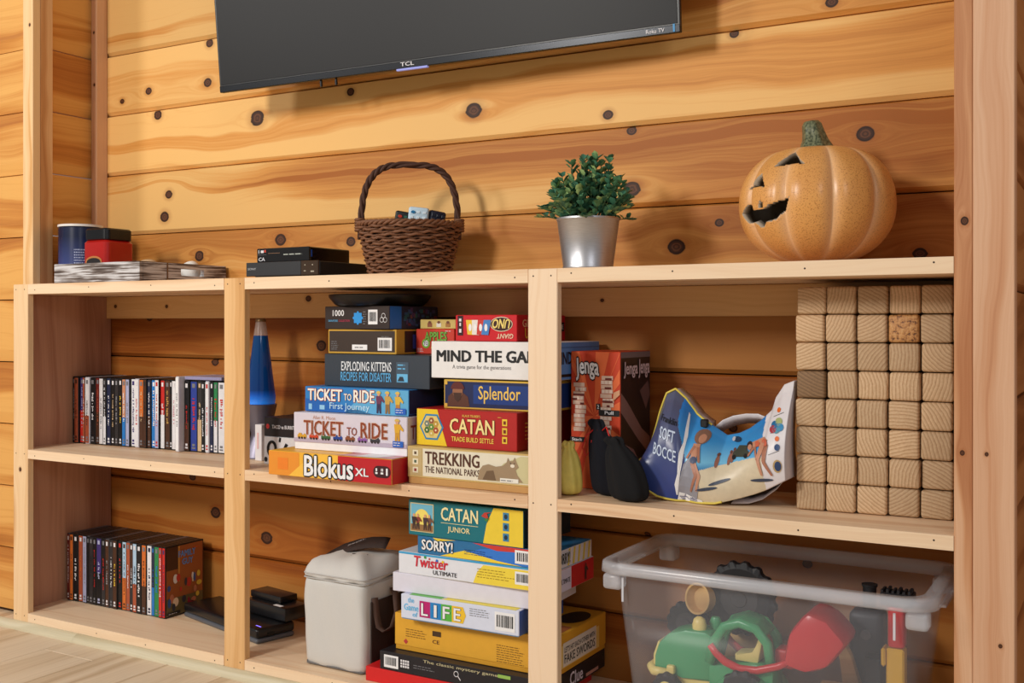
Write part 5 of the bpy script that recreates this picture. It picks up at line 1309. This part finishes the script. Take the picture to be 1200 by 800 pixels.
for c_ in range(6):
    for r_ in range(8):
        kind = 'k' if (c_, r_) == (3, 6) else ('d' if (c_, r_) == (0, 4) else 'n')
        o = link(bpy.data.objects.new('tower_block', BM_[kind]))
        o.location = (-.4985+c_*.0535+rnd.uniform(-.0006, .0006)+.0012*math.sin(r_*1.9), .118+.004*c_+rnd.uniform(-.003, .003)-(.0 if kind != 'k' else -.004), ZM+.0252+r_*.0510+rnd.uniform(-.0002, .0002))
        o.rotation_euler = (0, rnd.uniform(-.008, .008), 0)
        if kind == 'k': tag(o, 'cracked knotty wooden block in the block tower, second row down', 'wooden block', 'large wooden blocks stacked as a wall')
        elif kind == 'd': tag(o, 'darkest brown wooden block at the left edge of the block stack', 'wooden block', 'large wooden blocks stacked as a wall')
        else: tag(o, 'pale wooden block in the %s layer above the shelf, %s column from the tall post' % (ORD[r_], ORD[5-c_]), 'wooden block', 'large wooden blocks stacked as a wall')

# ------------------------------------------------------------------ clear bin with toys
def plastic(name, rgb, fac, rough):
    n = NT(name); out = n.n['Material Output']
    tr_ = n.node('ShaderNodeBsdfTransparent'); tr_.inputs[0].default_value = (.97, .97, .98, 1)
    tc = n.node('ShaderNodeTexCoord'); nz = n.noise(tc.outputs['Object'], 30, 2)
    n.link(n.mix(nz, lin(rgb), lin(tuple(min(255, v*1.05) for v in rgb))), n.b.inputs['Base Color'])
    n.b.inputs['Roughness'].default_value = rough; n.b.inputs['Specular IOR Level'].default_value = .5
    mx = n.node('ShaderNodeMixShader'); mx.inputs[0].default_value = fac
    n.link(tr_.outputs[0], mx.inputs[1]); n.link(n.b.outputs[0], mx.inputs[2]); n.link(mx.outputs[0], out.inputs[0])
    return n.m
CLR = plastic('clear_plastic_wall', (232, 236, 246), .075, .2); CLR2 = plastic('clear_plastic_rim', (236, 238, 246), .34, .18)
BX0, BX1, BY0, BY1, BZ = -.852, -.259, -.055, .277, .0438
bn = thing('storage_bin', 'large clear plastic storage bin full of toys', 'bin', ((BX0+BX1)/2, (BY0+BY1)/2, BZ))
BWd, BDp = BX1-BX0, BY1-BY0
def rrect(w_, d_, r_, k=8):
    pts = []
    for cx, cy, a0 in ((w_/2-r_, d_/2-r_, 0), (-w_/2+r_, d_/2-r_, PI/2), (-w_/2+r_, -d_/2+r_, PI), (w_/2-r_, -d_/2+r_, 1.5*PI)):
        for i in range(k+1): a = a0+PI/2*i/k; pts.append((cx+r_*math.cos(a), cy+r_*math.sin(a)))
    return pts
def rings(name, prof, mat, parent, capb=True, capt=False, loopit=False):
    V, F_ = [], []
    for z, ins, r_ in prof:
        for x, y in rrect(BWd-2*ins, BDp-2*ins, r_): V.append((x, y, z))
    n = len(rrect(1, 1, .1)); m = len(prof)
    for j in range(m if loopit else m-1):
        for i in range(n): F_.append((j*n+i, j*n+(i+1) % n, ((j+1) % m)*n+(i+1) % n, ((j+1) % m)*n+i))
    if capb: F_.append(tuple(range(n))[::-1])
    if capt: F_.append(tuple((m-1)*n+i for i in range(n)))
    return meshobj(name, V, F_, mat, parent, True)
rings('walls', [(.0, .062, .03), (.006, .056, .036), (.32, .0235, .04), (.3195, .0262, .038), (.008, .0585, .034)], CLR, bn, True, True)
rings('rim', [(.3215, .012, .042), (.3245, .0, .046), (.341, .0015, .046), (.3435, .005, .044), (.3435, .024, .038), (.3205, .0262, .038), (.3205, .012, .042)], CLR2, bn, False, False, True)
for sx in (-1, 1):
    for sy in (-1, 1):
        a = sx*(BWd/2-.03); b = sy*(BDp/2-.03)
        box('corner_clip', (a-.018, b-.018, .292), (a+.018, b+.018, .3212), CLR2, bn, .007, 3, True)
    box('handle', (sx*(BWd/2-.004)-.006, -.06, .312), (sx*(BWd/2-.004)+.006, .06, .317), CLR2, bn, .002, 2)
for x in (-.245, .232): box('rib', (x-.002, -BDp/2+.0165, .272), (x+.002, -BDp/2+.0185, .3163), plastic('clear_plastic_rib', (226, 228, 236), .7, .2), bn, .0005)

TG = P((64, 160, 104), .3, spec=.5); TC = P((236, 214, 130), .35); TRD = P((206, 36, 42), .3, spec=.5); TK = P((26, 27, 32), .55)
def wheel(parent, x, y, z, r_, w_, hub, tread=14, name='wheel', mat=TK):
    V, F_ = [], []; n = tread*4; prof = [(.45, -w_/2), (.8, -w_/2), (.97, -w_*.34), (1., 0), (.97, w_*.34), (.8, w_/2), (.45, w_/2)]
    for i in range(n):
        t_ = 2*PI*i/n; k = 1 if (i//2) % 2 else .93
        for q, yy in prof: V.append((r_*q*(k if q > .9 else 1)*math.cos(t_), yy, r_*q*(k if q > .9 else 1)*math.sin(t_)))
    m = len(prof)
    for i in range(n):
        for j in range(m-1): F_.append((i*m+j, i*m+j+1, ((i+1) % n)*m+j+1, ((i+1) % n)*m+j))
    F_.append(tuple(i*m for i in range(n))); F_.append(tuple(i*m+m-1 for i in range(n))[::-1])
    o = meshobj(name, V, F_, mat, parent, False); o.location = (x, y, z)
    h_ = lathe('hub', [(0, -w_*.62), (r_*.2, -w_*.62), (r_*.22, -w_*.52), (r_*.5, -w_*.52), (r_*.52, -w_*.46), (r_*.52, w_*.46), (0, w_*.46)], hub, o, 24, True, rot=(R(-90), 0, 0))
    return o
# something broad at the bottom for the rest to lie on
ub = thing('toy_wagon', 'flat tan wooden toy wagon lying under the tractor in the bin', 'toy', (-.56, .07, BZ+.0085))
WT = wood('toy_wood', (222, 182, 120), (204, 156, 92), (166, 112, 60), 'X', (), 14)
box('deck', (-.20, -.065, .03), (.13, .045, .07), WT, ub, .004, 2)
for x in (-.17, .1):
    for y in (-.055, .035): wheel(ub, x, y, .0225, .022, .014, TC, 8)
# green loader tractor
tt = thing('toy_tractor', 'green toy tractor with cream nose and raised red loader bucket', 'toy', (-.645, .055, BZ+.0795), 0)
tt.scale = (1.07, .92, 1.1)
hood = [(-.112, .05), (-.112, .075), (-.104, .098), (-.085, .117), (-.055, .126), (-.02, .127), (-.006, .122), (-.006, .045), (-.06, .045)]
prism('hood', hood, -.031, .031, TG, tt, .006, True)
prism('grille', [(-.117, .052), (-.117, .074), (-.108, .099), (-.103, .096), (-.107, .052)], -.022, .022, TC, tt, .002, True)
tube('bumper', [(-.085, -.036, .05), (-.112, -.034, .05), (-.122, -.018, .052), (-.122, .018, .052), (-.112, .034, .05), (-.085, .036, .05)], .008, TC, tt, 10)
box('step', (-.086, -.042, .05), (-.072, -.03, .065), TC, tt, .003, 2)
prism('chassis', [(-.09, .028), (.085, .018), (.085, .048), (-.09, .052)], -.026, .026, TC, tt, .004)
lathe('beacon', [(0, .0), (.012, .0), (.0125, .008), (.010, .017), (.005, .021), (0, .022)], TC, tt, 24, loc=(-.035, -.012, .126))
lathe('exhaust', [(0, 0), (.010, 0), (.011, .014), (.007, .022), (0, .023)], TG, tt, 20, loc=(-.014, .016, .122))
cab = [(-.012, .07), (-.012, .125), (.01, .15), (.04, .16), (.072, .152), (.094, .128), (.1, .09), (.096, .05), (.06, .05), (.02, .055)]
prism('cab_floor', [(-.012, .04), (.098, .04), (.1, .085), (.07, .088), (-.012, .075)], -.034, .034, TG, tt, .005, True)
for y in (-.034, .028):
    arch = [(-.01, y, .08), (0, y, .118), (.016, y, .142), (.042, y, .152), (.07, y, .146), (.09, y, .124), (.096, y, .085)]
    tube('cab_frame', arch, .0085, TG, tt, 10)
prism('cab_roof', [(.002, .132), (.016, .15), (.042, .16), (.07, .154), (.088, .138), (.084, .132), (.066, .146), (.042, .151), (.02, .142), (.008, .128)], -.036, .034, TG, tt, .003, True)
prism('seat', [(.03, .086), (.07, .086), (.078, .125), (.07, .127), (.062, .1), (.03, .098)], -.02, .02, TC, tt, .003, True)
fen = [(.004+.0*1, .02)]
fpts = [(.052+.056*math.cos(a), .018+.056*math.sin(a)) for a in [PI*k/12 for k in range(13)]]+[(.052+.044*math.cos(a), .018+.044*math.sin(a)) for a in [PI*k/12 for k in range(12, -1, -1)]]
prism('fender', fpts, -.06, -.03, TG, tt, 0, True); prism('fender', fpts, .03, .06, TG, tt, 0, True)
wheel(tt, -.082, -.046, .028, .027, .022, TC, 10); wheel(tt, -.082, .046, .028, .027, .022, TC, 10)
wheel(tt, .052, -.05, .041, .040, .026, TC, 12); wheel(tt, .052, .05, .041, .040, .026, TC, 12)
for y in (-.045, .045): tube('loader_arm', [(-.006, y, .112), (.004, y, .1), (.02, y, .088), (.045, y, .08), (.075, y, .082), (.11, y, .094), (.135, y, .108)], [.006, .0065, .007, .007, .0065, .006, .005], TRD, tt, 8)
prism('bucket', [(.118, .098), (.128, .15), (.158, .188), (.19, .178), (.222, .146), (.19, .104), (.155, .09)], -.055, .055, TRD, tt, .012, True)
box('bucket_link', (.098, -.02, .085), (.13, .02, .115), TRD, tt, .004, 2)
# wooden truck standing on its nose with big black tyres
wt = thing('toy_truck', 'tan wooden toy truck stood on end with big black tyres in the bin', 'toy', (-.655, .182, BZ+.0085))
box('body', (-.08, -.028, 0), (.06, .02, .235), WT, wt, .006, 2)
wheel(wt, .02, -.0415, .252, .072, .024, P((60, 58, 60), .6), 16); wheel(wt, -.085, -.0415, .19, .044, .024, P((60, 58, 60), .6), 14)
lathe('cup', [(0, -.012), (.026, -.012), (.03, .012), (.026, .012), (.022, -.006), (0, -.006)], WT, wt, 28, loc=(-.052, -.062, .246), rot=(R(80), 0, R(-20)))
# digger arm
dg_ = thing('toy_digger', 'yellow and red toy digger with black toothed bucket reaching above the bin rim', 'toy', (-.3485, .09, BZ+.0085))
box('base', (-.045, -.02, 0), (.028, .05, .09), P((226, 178, 50), .35), dg_, .006, 2)
boxes('boom', [((-.012, 0, .0905), (.018, .03, .212)), ((-.02, -.004, .18), (-.0125, .028, .212))], P((226, 178, 50), .35), dg_, .003)
box('motor', (-.05, .002, .12), (-.021, .04, .19), TK, dg_, .004, 2)
box('arm', (-.010, .002, .2125), (.018, .032, .285), TRD, dg_, .006, 3, True)
bm = bmesh.new(); add_box(bm, (-.022, -.002, .2855), (.032, .036, .308), .002)
for i in range(6): add_box(bm, (-.021+i*.009, -.001, .3075), (-.016+i*.009, .03, .3125+.002*(i % 2)), .0008)
bmobj('bucket', bm, TK, dg_)
dk = thing('toy_engine', 'dark grey toy engine part leaning between red bucket and digger', 'toy', (-.405, .175, BZ+.0085))
box('block', (-.032, -.03, 0), (.028, .03, .255), P((58, 60, 68), .5), dk, .012, 3, True)
lathe('chimney', [(0, .2555), (.012, .2555), (.012, .295), (.014, .296), (.014, .30), (0, .30)], TK, dk, 20)
lathe('dial', [(0, 0), (.009, 0), (.009, .004), (0, .005)], P((90, 92, 100), .4), dk, 20, loc=(.0, -.0302, .215), rot=(R(90), 0, 0))
cw = thing('toy_rocker', 'curved brown wooden toy piece beside the red bucket', 'toy', (-.455, .135, BZ+.0085))
prism('curve', [(.0, 0), (.05, 0), (.05, .06), (.044, .13), (.028, .18), (.008, .215), (-.006, .212), (.012, .17), (.018, .12), (.012, .06)], -.014, .006, WT, cw, .003, True)
rc = thing('toy_scoop', 'small red toy scoop lying under the loader bucket', 'toy', (-.50, .022, BZ+.0795), 0)
prism('scoop', [(-.012, .045), (-.004, .07), (.0, .05), (.09, .045), (.1, .03), (.0, .0), (-.01, .002)], -.018, .018, TRD, rc, .003, True)
lb = thing('toy_crate', 'tan toy crate with printed strip behind the red scoop', 'toy', (-.50, .055, BZ+.0795), 4)
box('crate', (.03, .0, .0), (.12, .045, .065), WT, lb, .003, 2)
rect(lb, Face((.03, 0, .03), (1, 0, 0), (0, 0, 1), (0, -1, 0)), .008, .006, .082, .016, P((90, 80, 60), .5), 1, 'printed_strip')
